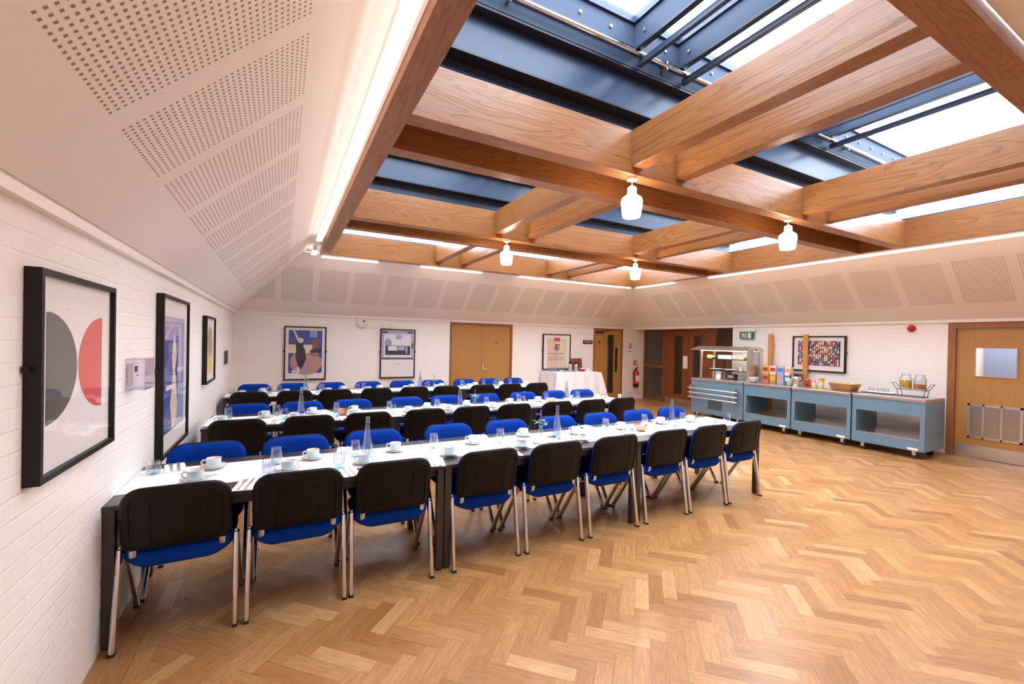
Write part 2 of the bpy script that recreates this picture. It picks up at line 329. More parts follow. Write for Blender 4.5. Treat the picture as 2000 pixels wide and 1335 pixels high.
# ------------------------------------------------------------------ timber grid
def beam(x0, x1, y0, y1, z0, z1, m, lab, grp):
    o = MB().box(x0, x1, y0, y1, z0, z1).build('timber_beam', m, bev=.004); return tag(o, lab, 'beam', grp)
g = 'fir beams of the skylight grid'; h = .152
beam(OX0, OX0+h, OY0+h, OY1-h, ZW, ZWT, MFY, 'wide fir edge beam beside the left cove light', g)
beam(OX1-h, OX1, OY0+h, OY1-h, ZW, ZWT, MFY, 'fir edge beam above the serving counters', g)
beam(OX0, OX1, OY1-h, OY1, ZW, ZWT, MFX, 'fir edge beam along the far side of the skylight', g)
beam(OX0, OX1, OY0, OY0+h, ZW, ZWT, MFX, 'dark fir edge beam in the top right corner, nearest the camera', g)
mains = ((2.75, 3.29), (5.385, 5.915)); mn = ('nearer', 'farther')
for k, (a, c) in enumerate(mains):
    beam(OX0+h, OX1-h, a, a+.14, ZW, 3.40, MFX, 'front fir board of the %s long twin beam, pendant lamps under it' % mn[k], g)
    beam(OX0+h, OX1-h, c, c+.14, ZW, 3.40, MFX, 'rear fir board of the %s long twin beam' % mn[k], g)
    tag(MB().box(OX0+h, OX1-h, a+.14, c, 3.34, 3.37).build('cover_board', MFX), 'wooden board closing the gap inside the %s long twin beam' % mn[k], 'board')
bays = ((OY0+h, 2.75, 'nearest'), (3.43, 5.385, 'middle'), (6.055, OY1-h, 'farthest'))
for (y0, y1, bn) in bays:
    for (x0, nm) in ((2.575,'left board of the left'),(3.105,'right board of the left'),(5.125,'left board of the right'),(5.66,'right board of the right')):
        beam(x0, x0+.13, y0, y1, 3.095, 3.40, MFY, 'short fir beam, %s pair in the %s bay' % (nm, bn), g)
# ------------------------------------------------------------------ steel lantern above the grid
for k, (a, c) in enumerate(mains):
    t = thing('steel_beam', 'slate blue steel box beam resting above the %s twin timber beam' % mn[k], 'beam', (0,0,0), 0, 'steel beams of the skylight')
    X0, X1 = OX0-.02, OX1+.02; y0, y1 = a+.05, c+.09
    MB().box(X0, X1, y0, y1, 3.592, 4.02).build('web', MSTEEL, t)
    MB().box(X0, X1, y0-.13, y1+.13, 4.0215, 4.24).build('kerb', MSTEELM, t)
    MB().box(X0, X1, a+.03, c+.11, 3.575, 3.592).build('flange', MBLKST, t)
    MB().box(X0, X1, a+.16, c-.02, 3.402, 3.575).build('upstand', MSTEEL, t)
    MB().box(X0, X1, y0-.09, y0, 3.868, 3.885).box(X0, X1, y1, y1+.09, 3.868, 3.885).build('flange', MBLKST, t)
    b = MB().box(X0, X1, y0-.095, y0-.002, 3.887, 4.0).box(X0, X1, y1+.002, y1+.095, 3.887, 4.0); b.build('web', MSTEELM, t)
    MB().box(X0, X1, y0-.135, y0, 4.002, 4.020).box(X0, X1, y1, y1+.135, 4.002, 4.020).build('flange', MBLKST, t)
    b = MB()
    for q in range(24):
        xx = .75+q*.3
        for yy, d in ((y0-.13, -.012), (y1+.13, .012)): b.tube([(xx,yy,4.10),(xx,yy+d,4.10)], .013, n=6)
    b.build('bolt_row', MSS, t, 40)
    for sgn, yy in ((-1, y0-.16), (1, y1+.16)):
        r = thing('blind_rail', 'polished steel rod running along the %s side of the %s steel beam' % ('near' if sgn < 0 else 'far', mn[k]), 'rail', (0,0,0), 0, 'rods along the steel beams')
        MB().tube([(X0+.06,yy,3.965),(X1-.06,yy,3.965)], .017, n=12).build('rod', MCHR, r, 60)
        for q in range(5):
            xx = 1.35+q*1.5; MB().box(xx-.012, xx+.012, min(yy, yy-sgn*.064), max(yy, yy-sgn*.064), 3.955, 3.975).tube([(xx,yy,3.93),(xx,yy,4.0)], .008, n=8).build('bracket', MSS, r, 60)
# outer kerb: steel on left and near sides, clerestory glass on far and right sides
t = thing('steel_upstand', 'dark steel upstand panels closing the left side of the skylight', 'panel')
MB().box(OX0-.06, OX0+.03, OY0, OY1, 3.42, 4.24).build('panel', MSTEEL, t)
t = thing('steel_upstand', 'dark steel upstand panels closing the near side of the skylight', 'panel')
MB().box(OX0+.03, OX1-.03, OY0, OY0+.08, 3.42, 4.24).build('panel', MSTEEL, t)
def sky_win(n, frame, pane):
    e = bpy.data.objects.new('window_%d' % n, None); C.objects.link(e); e['kind'] = 'structure'
    frame.build('window_frame', MSTEEL, e); pane.build('pane', MPANE, e)
sky_win(1, MB().box(OX0, OX1, OY1-.06, OY1, 3.42, 3.46).box(OX0, OX1, OY1-.06, OY1, 4.10, 4.24), MB().box(OX0, OX1, OY1-.034, OY1-.026, 3.46, 4.10))
sky_win(2, MB().box(OX1-.06, OX1, OY0, OY1-.06, 3.42, 3.46).box(OX1-.06, OX1, OY0, OY1-.06, 4.10, 4.24), MB().box(OX1-.034, OX1-.026, OY0, OY1-.06, 3.46, 4.10))
ybay = ((OY0+.08, 2.67), (3.51, 5.305), (6.136, OY1-.06)); pan = ((OX0+.03, 2.50), (2.54, 3.01), (3.05, 4.92), (4.96, 5.44), (5.48, OX1-.06)); wi = 3
for bi, (y0, y1) in enumerate(ybay):
    for pi_, (x0, x1) in enumerate(pan):
        f = MB(); fw = .022
        f.box(x0, x1, y0, y0+fw, 4.20, 4.26).box(x0, x1, y1-fw, y1, 4.20, 4.26).box(x0, x0+fw, y0+fw, y1-fw, 4.20, 4.26).box(x1-fw, x1, y0+fw, y1-fw, 4.20, 4.26)
        sky_win(wi, f, MB().box(x0+fw, x1-fw, y0+fw, y1-fw, 4.225, 4.235)); wi += 1
    for q, (x0, x1) in enumerate(((2.50,2.54),(3.01,3.05),(4.92,4.96),(5.44,5.48))):
        pn = ('left','second','third','right')[q]; bn = bays[bi][2]
        t = thing('glazing_channel', 'slate blue steel channel between skylight panes, %s channel in the %s bay' % (pn, bn), 'frame', (0,0,0), 0, 'steel channels between skylight panes')
        MB().box(x0, x1, y0, y1, 4.0, 4.24).build('channel', MSTEELM, t)
        MB().box(x0-.006, x1+.006, y0, y1, 3.988, 3.9995).build('edging', MBLKST, t)
        for yy in (y0+.25, (y0+y1)/2, y1-.12):
            for xx, d in ((x0, -.012), (x1, .012)): MB().tube([(xx,yy,4.09),(xx+d,yy,4.09)], .014, ref=(0,1,0), n=6).build('bolt', MSS, t, 40)
    for q, xx in enumerate((2.585, 3.10, 5.03, 5.54)):
        bn = bays[bi][2]
        tag(MB().box(xx-.019, xx+.019, y0+.05 if bi == 0 else y0-.01, y1+.02 if bi < 2 else y1, 3.895, 3.945).build('square_bar', MSTEEL, bev=.006), 'dark blue square steel bar under the skylight glass, %s bar in the %s bay' % (('left','second','third','right')[q], bn), 'bar', 'square steel bars under the skylight')
# ------------------------------------------------------------------ pendant lamps
def pendant(x, y, lab):
    t = thing('pendant_lamp', lab, 'lamp', (x, y, ZW), 0, 'opal glass pendant lamps')
    MB().lathe([(0,0),(.045,0),(.045,-.018),(.012,-.03),(.0,-.03)], 20).build('ceiling_rose', MPLW, t, 40)
    MB().tube([(0,0,-.03),(0,0,-.075)], .004, n=8).build('flex', MPLW, t, 40)
    MB().lathe([(.004,-.07),(.020,-.072),(.036,-.085),(.038,-.14),(.060,-.158),(.082,-.175),(.090,-.20),(.088,-.235),(.080,-.30),(.073,-.335),(.066,-.338),(.072,-.30),(.078,-.235),(.078,-.20),(.05,-.17),(.03,-.15),(.028,-.09),(.004,-.08)], 28).build('lamp_shade', MLAMP, t, 50)
    l = bpy.data.lights.new('pendant_bulb', 'SPOT'); l.spot_size = radians(168); l.spot_blend = .25; l.energy = 20; l.color = (1,.80,.66); l.shadow_soft_size = .06
    lo = bpy.data.objects.new('bulb', l); C.objects.link(lo); lo.parent = t; lo.location = (0,0,-.40)
pendant(2.655, 2.82, 'glowing white glass pendant lamp under the nearer twin beam, largest and left of its two')
pendant(4.985, 2.82, 'glowing white glass pendant lamp under the nearer twin beam, right of its two')
pendant(2.80, 5.455, 'glowing white glass pendant lamp under the farther twin beam, left of its two')
pendant(5.25, 5.455, 'glowing white glass pendant lamp under the farther twin beam, right of its two')
#@@PART2
# ------------------------------------------------------------------ doors
def door(n): e = bpy.data.objects.new('door_%d' % n, None); C.objects.link(e); e['kind'] = 'structure'; return e
# 1: double oak cupboard doors in the far wall
e = door(1); x0, x1 = DB[0]; y = YB+.015
MB().box(x0+.002, x0+.05, YB-.01, YB+.1, 0, ZT-.002).box(x1-.05, x1-.002, YB-.01, YB+.1, 0, ZT-.002).box(x0+.05, x1-.05, YB-.01, YB+.1, ZT-.05, ZT-.002).build('frame', MHARDZ, e)
for k, (a, c) in enumerate(((x0+.054, 4.268), (4.272, x1-.054))):
    lf = MB().box(a, c, y, y+.045, .01, ZT-.054).build('leaf', MOAKZ, e, loc=None)
b = MB().tube([(4.31,y-.045,.93),(4.42,y-.045,.93)], .010, n=8).tube([(4.31,y,.93),(4.31,y-.045,.93)], .010, n=8); b.build('handle', MSS, e, 60)
MB().box(4.29, 4.33, y-.006, y, .88, 1.06).build('lock_plate', MSS, e)
MB().lathe([(0,0),(.03,0),(.03,.004),(0,.004)], 18).build('round_sign', P('blue_disc', (.10,.13,.25), .4), e).matrix_local = Matrix.Translation((4.66, y-.001, 1.57)) @ Matrix.Rotation(pi/2, 4, 'X')
struct(MB().box(x0-.3, x1+.3, YB+.5, YB+.6, 0, 2.3).box(x0-.3,x0-.2,YB+T,YB+.5,0,2.3).box(x1+.2,x1+.3,YB+T,YB+.5,0,2.3).build('wall_closet', MPL))
# 2: single oak door with narrow glass
e = door(2); x0, x1 = DB[1]
MB().box(x0+.002, x0+.045, YB-.01, YB+.1, 0, ZT-.002).box(x1-.045, x1-.002, YB-.01, YB+.1, 0, ZT-.002).box(x0+.045, x1-.045, YB-.01, YB+.1, ZT-.045, ZT-.002).build('frame', MHARDZ, e)
vx0, vx1, vz0, vz1 = 8.19, 8.43, .20, 1.86; a, c = x0+.048, x1-.048; zt = ZT-.048
MB().box(a, vx0, y, y+.045, .01, zt).box(vx1, c, y, y+.045, .01, zt).box(vx0, vx1, y, y+.045, .01, vz0).box(vx0, vx1, y, y+.045, vz1, zt).build('leaf', MOAKZ, e)
MB().box(vx0, vx1, y+.02, y+.026, vz0, vz1).build('vision_panel', MPANE, e)
MB().box(8.47, 8.545, y-.012, y-.0005, .80, 1.50).build('push_plate', MBLKST, e)
MB().box(7.74, 8.0, y-.05, y-.0005, zt-.09, zt-.03).tube([(7.97,y-.04,zt-.03),(8.2,y-.03,zt-.022)], .01, n=6).build('door_closer', MTLEG, e)
MB().lathe([(0,0),(.035,0),(.035,.004),(0,.004)], 18).build('round_sign', P('dark_disc', (.05,.04,.06), .4), e).matrix_local = Matrix.Translation((7.88, y-.001, 1.65)) @ Matrix.Rotation(pi/2, 4, 'X')
struct(MB().box(x0-.3, XRR+.05, YB+1.2, YB+1.3, 0, 2.3).box(x0-.4,x0-.3,YB+T,YB+1.3,0,2.3).box(XRR-.2,XRR-.1,YB+T,YB+1.2,0,2.3).build('wall_lobby', P('grey_lobby_wall', (.36,.35,.33), .7)))
struct(MB().box(x0-.4, XRR+.05, YB+T, YB+1.3, 2.3, 2.35).box(DB[0][0]-.3, DB[0][1]+.3, YB+T, YB+.6, 2.3, 2.35).build('ceiling_lobby', MPL))
# 3: kitchen door in the right wall
e = door(3); y0, y1 = DR; xf = XR+.03
MB().box(XR-.012, XRR-.1, y1-.09, y1-.002, 0, ZT-.002).box(XR-.012, XRR-.1, y0+.002, y0+.09, 0, ZT-.002).box(XR-.012, XRR-.1, y0+.09, y1-.09, ZT-.085, ZT-.002).build('frame', MHARDZ, e)
a, c = y0+.093, y1-.093; zt = ZT-.088; gy0, gy1, gz0, gz1 = 1.99, 2.445, 1.215, 1.665
MB().box(xf, xf+.045, a, gy0, .012, zt).box(xf, xf+.045, gy1, c, .012, zt).box(xf, xf+.045, gy0, gy1, .012, gz0).box(xf, xf+.045, gy0, gy1, gz1, zt).build('leaf', MOAKZ, e)
MB().box(xf-.012, xf+.05, gy0, gy0+.016, gz0, gz1).box(xf-.012, xf+.05, gy1-.016, gy1, gz0, gz1).box(xf-.012, xf+.05, gy0+.016, gy1-.016, gz0, gz0+.016).box(xf-.012, xf+.05, gy0+.016, gy1-.016, gz1-.016, gz1).build('glazing_bead', MOAKZ, e)
MB().box(xf+.02, xf+.026, gy0+.016, gy1-.016, gz0+.016, gz1-.016).build('vision_panel', MPANE, e)
MB().box(xf-.004, xf-.0005, a, c, .012, .195).build('kick_plate', MSS, e)
b = MB(); vy0, vy1, vz0, vz1 = 1.93, 2.49, .30, .815
for yy in (vy0, vy0+.20, vy0+.385, vy1-.03): b.box(xf-.012, xf-.0005, yy, yy+(.03 if yy in (vy0, vy1-.03) else .018), vz0, vz1)
b.box(xf-.012, xf-.0005, vy0, vy1, vz1-.03, vz1).box(xf-.012, xf-.0005, vy0, vy1, vz0, vz0+.03)
b.build('vent_frame', MSS, e)
b = MB()
for k in range(30): zz = vz0+.035+k*.0152; b.box(xf-.010, xf-.003, vy0+.031, vy1-.031, zz, zz+.009)
b.build('vent_louvre', MSS, e); MB().box(xf-.0015, xf-.0004, vy0+.03, vy1-.03, vz0+.03, vz1-.03).build('vent_backing', MBLKST, e)
MB().box(xf-.006, xf-.0005, 1.80, 1.928, 1.07, 1.50).build('push_plate', MSS, e)
KX = 10.9
struct(MB().box(KX, KX+.1, .6, 4.2, 0, 2.3).box(XRR, KX, .5, .6, 0, 2.3).box(XRR, KX, 4.1, 4.2, 0, 2.3).box(XRR, KX, .5, 4.2, 2.3, 2.35).build('wall_kitchen', P('kitchen_wall', (.72,.68,.68), .6)))
tag(MB().box(KX-.06, KX-.002, 2.02, 2.75, .0, 2.0).build('added_blue_panel', P('grey_blue_panel', (.20,.24,.36), .4)), 'grey blue panel added behind the kitchen door glass', 'cupboard')  # plain panel added to give the door glass its bluish tone
def area(name, loc, sx, sy, en, col):
    l = bpy.data.lights.new(name, 'AREA'); l.shape = 'RECTANGLE'; l.size = sx; l.size_y = sy; l.energy = en; l.color = col
    o = bpy.data.objects.new(name, l); C.objects.link(o); o.location = loc; return o
area('added_kitchen_fill', (10.2, 2.2, 2.28), .6, 1.2, 14, (1,.95,.9))  # unseen lamp added to brighten the room behind the door glass
area('lobby_light', (8.2, YB+.7, 2.28), .3, .6, .5, (1,.85,.7))
# glazed screen and dark hardwood doors in the recess at the far end of the right wall
e = door(4); X = XRR; d = .06
y0, y1 = 7.945, 8.675; gy0, gy1 = 8.115, 8.39
MB().box(X, X+d, 8.685, 8.745, 0, ZT-.002).box(X, X+d, 7.10, 7.14, 0, ZT-.002).box(X, X+d, 7.14, 8.685, ZT-.045, ZT-.002).build('frame', MREDZ, e)
for (y0, y1, gy0, gy1) in ((7.925, 8.68, 8.115, 8.39), (7.145, 7.915, 7.50, 7.765)):
    MB().box(X+.005, X+.05, y0, gy0, .01, ZT-.048).box(X+.005, X+.05, gy1, y1, .01, ZT-.048).box(X+.005, X+.05, gy0, gy1, .01, .26).box(X+.005, X+.05, gy0, gy1, 1.85, ZT-.048).build('leaf', MREDZ, e)
    MB().box(X+.02, X+.026, gy0, gy1, .26, 1.85).build('vision_panel', MPANE, e)
    MB().box(X-.001, X+.0045, y0, y1, .012, .15).build('kick_plate', MSS, e)
MB().box(X-.03, X+.0045, 7.925, 8.06, .98, 1.32).build('push_plate', MPLW, e, bev=.006)
e = bpy.data.objects.new('window_20', None); C.objects.link(e); e['kind'] = 'structure'
MB().box(X, X+d, 9.45, YB, 0, ZT-.002).box(X, X+d, 8.748, 8.80, 0, ZT-.002).box(X, X+d, 8.80, 9.45, 0, .06).box(X, X+d, 8.80, 9.45, .94, 1.02).box(X, X+d, 8.80, 9.45, ZT-.045, ZT-.002).build('window_frame', MREDZ, e)
MB().box(X+.03, X+.036, 8.80, 9.45, .06, .94).box(X+.03, X+.036, 8.80, 9.45, 1.02, ZT-.045).build('pane', MPANE, e)
struct(MB().box(X+2.2, X+2.3, 4.3, YB+T, 0, 2.4).build('wall_corridor', MCORR))
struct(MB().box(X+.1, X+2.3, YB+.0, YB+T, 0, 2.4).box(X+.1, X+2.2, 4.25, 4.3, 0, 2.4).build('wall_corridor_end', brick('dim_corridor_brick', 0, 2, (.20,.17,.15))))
struct(MB().box(X-.001, X+2.3, 4.25, YB+T, 2.201, 2.4).build('ceiling_corridor', MPL))
for k, yy in enumerate((6.3, 7.2)):
    t = thing('corridor_light', 'glowing ceiling light in the corridor beyond the dark doors, %s' % ('nearer one' if k == 0 else 'farther one'), 'light', (X+1.2, yy, 2.198), 0, 'corridor ceiling lights')
    MB().box(-.5, .5, -.08, .08, -.05, -.02).build('diffuser', MLENS, t); MB().box(-.51, .51, -.09, .09, -.02, -.001).build('light_housing', MPLW, t)
t = thing('corridor_door', 'dark door with small glass seen in the corridor', 'door', (X+2.198, 6.0, 0))
MB().box(-.04, 0, -.45, .45, 0, 1.95).build('leaf', MREDZ, t); MB().box(-.05, -.041, -.12, .12, 1.1, 1.7).build('vision_panel', MSSD, t)
struct(MB().box(9.02, 9.5, YB-.012, YB-.0005, 0, .09).box(8.745, 9.02, YB-.012, YB-.0005, 0, .09).build('baseboard_back', MTRIM))
struct(MB().box(8.80, 9.50, YB-.022, YB-.0125, .07, 1.12).build('trim_9', MPL))

# ------------------------------------------------------------------ pictures
def picture(name_lab, cat, origin, rz, w, h, art, matm=MPAP, fd=.045, fw=.022, hooks=True):
    # local: x right, z up, front towards -y; origin at lower left back corner
    t = thing('framed_picture', name_lab, cat, origin, rz)
    MB().box(0, fw, -fd, 0, 0, h).box(w-fw, w, -fd, 0, 0, h).box(fw, w-fw, -fd, 0, 0, fw).box(fw, w-fw, -fd, 0, h-fw, h).build('frame', MBLK, t)
    MB().box(fw, w-fw, -fd*.55, -.004, fw, h-fw).build('mount', matm, t)
    yy = -fd*.55-.0008
    b = MB(); mats = []
    for k, (pts, m) in enumerate(art):
        if m not in mats: mats.append(m)
        z = yy - k*.00012
        b.add([(p[0]*w, z, p[1]*h) for p in pts], [tuple(range(len(pts)))], mats.index(m))
    b.build('print', mats, t)
    MB().add([(fw,-fd*.82,fw),(w-fw,-fd*.82,fw),(w-fw,-fd*.82,h-fw),(fw,-fd*.82,h-fw)], [(0,1,2,3)]).build('glazing', MPICG, t)
    if hooks:
        for xx in (-.018, w): MB().box(xx, xx+.018, -.02, -.002, h*.52, h*.55).build('fixing', MBLK, t)
    return t
MPICG = glassm('picture_glass', (.99,.99,.99), .55)
def rc(x0, y0, x1, y1): return [(x0,y0),(x1,y0),(x1,y1),(x0,y1)]
def ell(cx, cy, rx, ry, a0=0, a1=2*pi, n=40): return [(cx+rx*cos(a0+(a1-a0)*k/n), cy+ry*sin(a0+(a1-a0)*k/n)) for k in range(n+1)][:n+(0 if a1-a0 > 6 else 1)]
INK = lambda nm, c: P(nm, c, .7, nz=.05)
iG, iR, iY, iGr2 = INK('grey_ink', (.11,.095,.085)), INK('coral_ink', (.68,.09,.07)), INK('yellow_ink', (.80,.60,.12)), INK('warm_grey_ink', (.36,.31,.28))
iB, iBl, iP, iD, iC = INK('blue_ink', (.05,.09,.36)), INK('pale_blue_ink', (.28,.34,.60)), INK('dusty_pink_ink', (.50,.28,.27)), INK('dark_ink', (.04,.035,.06)), INK('cream_ink', (.78,.66,.48))
iL, iW, iBr = INK('lavender_ink', (.45,.40,.62)), INK('white_ink', (.80,.78,.80)), INK('brown_ink', (.25,.10,.06))
RL = -pi/2   # left wall pictures face +x; local x runs along... (rotated so the front -y points to +x)
def left_pic(lab, y0, y1, z0, z1, art): return picture(lab, 'picture', (XL+.002, y0, z0), pi/2, y1-y0, z1-z0, art)
left_pic('large framed print of a grey half disc and a coral half disc', 2.097, 2.86, 1.062, 1.828,
    [([(.115,.80-.0)]+ell(.115,.53,.36,.275,pi/2,-pi/2,30)[1:], iG), (ell(.84,.53,.35,.27,pi/2,3*pi/2,30), iR)])
left_pic('tall framed print in blue and lavender with a pale figure shape', 3.87, 4.84, .70, 1.897,
    [(rc(.13,.13,.87,.87), iL), (rc(.13,.13,.55,.72), iB), (rc(.60,.18,.85,.50), iBl), (rc(.55,.30,.62,.75), iB), ([(.40,.14),(.52,.14),(.60,.30),(.50,.52),(.56,.62),(.46,.80),(.38,.62),(.42,.50),(.33,.30)], iC), (rc(.18,.40,.50,.43), iW), (rc(.58,.50,.82,.53), iW)])
left_pic('small framed print of a grey oval over a yellow ground, nearest the far left corner', 5.885, 6.615, 1.05, 1.828,
    [(rc(.22,.14,.82,.60), iY), (ell(.52,.60,.33,.26), iY), (ell(.52,.60,.25,.22), iGr2)])
# far wall
def back_pic(lab, x0, x1, z0, z1, art, **k): return picture(lab, 'picture', (x0, YB-.002, z0), 0, x1-x0, z1-z0, art, **k)
fig = [(rc(.10,.13,.90,.93), iB), (ell(.52,.33,.38,.24), iP), (rc(.10,.50,.66,.66), iC), (rc(.60,.80,.78,.93), iBl), (rc(.66,.60,.82,.78), iBr), (ell(.36,.62,.09,.17), iD),
       ([(.28,.58),(.48,.60),(.52,.40),(.44,.24),(.40,.20),(.34,.24),(.26,.42)], iD), (ell(.38,.74,.07,.05), iC), (rc(.30,.13,.36,.24), iW), (rc(.42,.14,.47,.24), iBl), (ell(.24,.16,.07,.02), iW), ([(.20,.93),(.24,.93),(.36,.74),(.30,.74)], iC), ([(.60,.56),(.90,.60),(.90,.52),(.62,.50)], iD), ([(.58,.50),(.90,.44),(.90,.425),(.58,.485)], iD)]
back_pic('framed poster of a dark figure on a pink and blue ground', .045, .80, .765, 1.825, fig)
photo = [(rc(.04,.38,.95,.97), iL), (rc(.10,.43,.88,.90), iW), (ell(.22,.72,.10,.08), iBl), (ell(.52,.84,.10,.05), iL), (rc(.14,.47,.86,.66), iD), (rc(.22,.56,.48,.65), iW), (rc(.50,.57,.70,.65), iL), (rc(.72,.50,.78,.65), iBl), (rc(.04,.38,.95,.41), iD), (rc(.05,.92,.20,.95), iD), (rc(.78,.92,.93,.95), iD), (rc(.90,.60,.94,.72), iD), (rc(.45,.28,.58,.30), INK('faint_ink', (.70,.67,.66)))]
back_pic('framed monochrome photograph print with wide white lower margin', 1.87, 2.625, .765, 1.83, photo)
rs = random.Random(3); tx = [(rc(.14,.02,.86,.88), iC), (rc(.16,.04,.50,.86), INK('peach_ink', (.78,.56,.44))), (rc(.40,.80,.61,.90), iR), (ell(.50,.72,.10,.045), iW), (rc(.43,.685,.50,.725), iD), (rc(.53,.685,.60,.725), iD), (ell(.50,.60,.11,.09), iP), (rc(.46,.57,.52,.67), INK('plum_ink', (.20,.05,.10)))]
for rz_, (n_, zc) in enumerate(((7, .42), (6, .33), (7, .27))):
    for k in range(n_):
        xx = .22+k*(.56/n_); hh = .05 if rz_ == 0 else .032
        tx.append((rc(xx, zc-hh*rs.random()*.4, xx+.018, zc+hh), iD)); tx.append((rc(xx, zc+hh*.5, xx+.045, zc+hh*.5+.010), iD))
back_pic('framed cream poster with a small red crest and hand lettering, behind the cloth-covered table', 5.985, 6.86, .90, 1.83, tx)
# right wall: the many-coloured print (generic slanted patches)
cols = [INK('patch_%s' % n_, c_) for n_, c_ in (('violet',(.14,.09,.28)),('navy',(.05,.07,.22)),('red',(.58,.09,.05)),('orange',(.82,.42,.18)),('cream',(.85,.70,.45)),('green',(.06,.24,.16)),('blue',(.14,.22,.50)),('magenta',(.42,.08,.28)),('grey',(.22,.22,.26)))]
art = [(rc(.10,.17,.90,.86), cols[1])]
for i in range(20):
    for j in range(12):
        x0_ = .10+i*.04; y0_ = .17+j*.0575; c_ = cols[rs.choice((0,0,1,1,2,3,3,4,4,4,5,6,7,8))]
        q = [(x0_, y0_), (min(x0_+.03,.90), y0_+.0287), (min(x0_+.03,.90), min(y0_+.0862,.86)), (x0_, min(y0_+.0575,.86))]
        art.append((q, c_))
picture('wide framed print of slanted many-coloured patches', 'picture', (XR-.002, 5.01, 1.15), -pi/2, .93, .685, art, fd=.05)

# ------------------------------------------------------------------ small wall things
t = thing('perspex_cabinet', 'clear plastic box over a thermostat between the two nearest left wall pictures', 'box', (XL+.002, 3.195, 1.28))
b = MB(); X1 = .090; L_ = .20; H_ = .18
for q in ((0,X1,0,.004,0,H_),(0,X1,L_-.004,L_,0,H_),(X1-.004,X1,.004,L_-.004,0,H_),(0,X1-.004,.004,L_-.004,0,.004),(0,X1-.004,.004,L_-.004,H_-.004,H_)): b.box(*q)
b.build('clear_cover', glassm('violet_perspex', (.95,.94,.98), .8), t); MB().box(.0005, .03, .03, .12, .02, .15).build('thermostat', MPLW, t, bev=.004)
MB().box(.031, .034, .05, .10, .10, .135).build('display', MTLEG, t); MB().box(.031, .035, .09, .098, .075, .083).build('button', MBLK, t)
t = thing('wall_vent', 'small louvred grille on the left wall near the far corner', 'vent', (XL+.001, 7.86, 1.14))
b = MB().box(0, .012, 0, .62, 0, .015).box(0, .012, 0, .62, .235, .25).box(0, .012, 0, .015, .015, .235).box(0, .012, .605, .62, .015, .235)
b.build('vent_frame', MPLW, t); b = MB()
for k in range(12): b.box(.002, .010, .03+k*.047, .055+k*.047, .02, .23)
b.build('vent_slats', MTLEG, t)
t = thing('wall_speaker', 'round cream alarm speaker below the far wall cornice', 'speaker', (1.49, YB-.001, 1.945))
MB().lathe([(0,0),(.12,0),(.115,.05),(.09,.07),(0,.075)], 28).build('speaker_body', MPLW, t, 40).rotation_euler = (pi/2,0,0)
MB().lathe([(0,.0),(.02,0),(.02,.004),(0,.004)], 12).build('indicator', MBLK, t).matrix_local = Matrix.Translation((.03,-.076,.03)) @ Matrix.Rotation(pi/2, 4, 'X')
MB().tube([(.11,-.02,-.05),(.16,-.01,-.06),(.22,-.01,-.10),(.30,-.01,-.11),(.36,-.01,-.06),(.40,-.01,0)], .005, n=6).build('cable', MPLW, t, 40)
t = thing('junction_box', 'cream cable box above the monochrome photograph', 'box', (1.95, YB-.001, 1.87)); MB().box(-.04, .14, -.035, 0, -.03, .05).build('box_body', MPLW, t, bev=.006); MB().box(.145, .19, -.025, -.001, -.02, .02).build('switch', MSSD, t)
def text(s, size, mat, name, parent, mtx, ext=.001):
    cu = bpy.data.curves.new(name, 'FONT'); cu.body = s; cu.size = size; cu.extrude = ext; cu.align_x = 'CENTER'; cu.align_y = 'CENTER'; cu.resolution_u = 2
    cu.materials.append(mat); tmp = bpy.data.objects.new(name, cu); C.objects.link(tmp); bpy.context.view_layer.update(); me = bpy.data.meshes.new_from_object(tmp.evaluated_get(bpy.context.evaluated_depsgraph_get())); bpy.data.objects.remove(tmp); o = bpy.data.objects.new(name, me); C.objects.link(o); o.parent = parent; o.matrix_local = mtx; return o
t = thing('door_sign', 'small black sign with white lettering left of the single oak door', 'sign', (7.46, YB-.001, 1.643))
MB().box(-.165, .165, -.012, 0, -.05, .05).build('sign_plate', MBLK, t); text('TOILETS', .075, MPLW, 'lettering', t, Matrix.Translation((0,-.0135,0)) @ Matrix.Rotation(pi/2, 4, 'X'))
t = thing('fire_sign', 'pale fire action notice above the extinguisher', 'sign', (9.03, YB-.001, 1.47))
MB().box(-.085, .085, -.004, 0, -.11, .16).build('sign_plate', MPAP, t)
b = MB().box(-.06,.06,-.006,-.0042,.135,.148).box(-.008,.012,-.006,-.0042,.10,.135).box(-.05,.05,-.006,-.0042,.075,.085).box(-.05,-.015,-.006,-.0042,.03,.075).box(.0,.05,-.006,-.0042,.045,.07).box(-.05,.05,-.006,-.0042,.01,.022).box(-.06,.06,-.006,-.0042,-.09,-.075)
b.build('printing', MTLEG, t)
t = thing('call_point', 'small red fire alarm call point above the extinguisher', 'alarm', (9.20, YB-.0225, 1.07)); MB().box(-.06, .06, -.04, 0, -.06, .06).build('call_box', MRED, t, bev=.006); MB().box(-.035, .035, -.042, -.0405, -.03, .03).build('call_face', MPLW, t)
t = thing('extinguisher', 'red fire extinguisher with black base hanging in the far right corner', 'extinguisher', (9.165, YB-.12, .36))
MB().lathe([(0,0),(.075,0),(.08,.02),(.08,.10),(.0,.10)], 24).build('base', MBLK, t, 40)
MB().lathe([(.0,.101),(.08,.101),(.08,.40),(.065,.46),(.03,.49),(.0,.49)], 24).build('cylinder', MRED, t, 40)
MB().box(-.058, .058, -.0815, -.06, .16, .34).build('care_label', MPAP, t)
MB().box(-.02,.02,-.02,.02,.49,.54).tube([(-.02,0,.55),(.07,0,.60)], .01, n=6).tube([(-.02,0,.53),(.08,0,.55)], .008, n=6).build('handle', MBLK, t, 40)
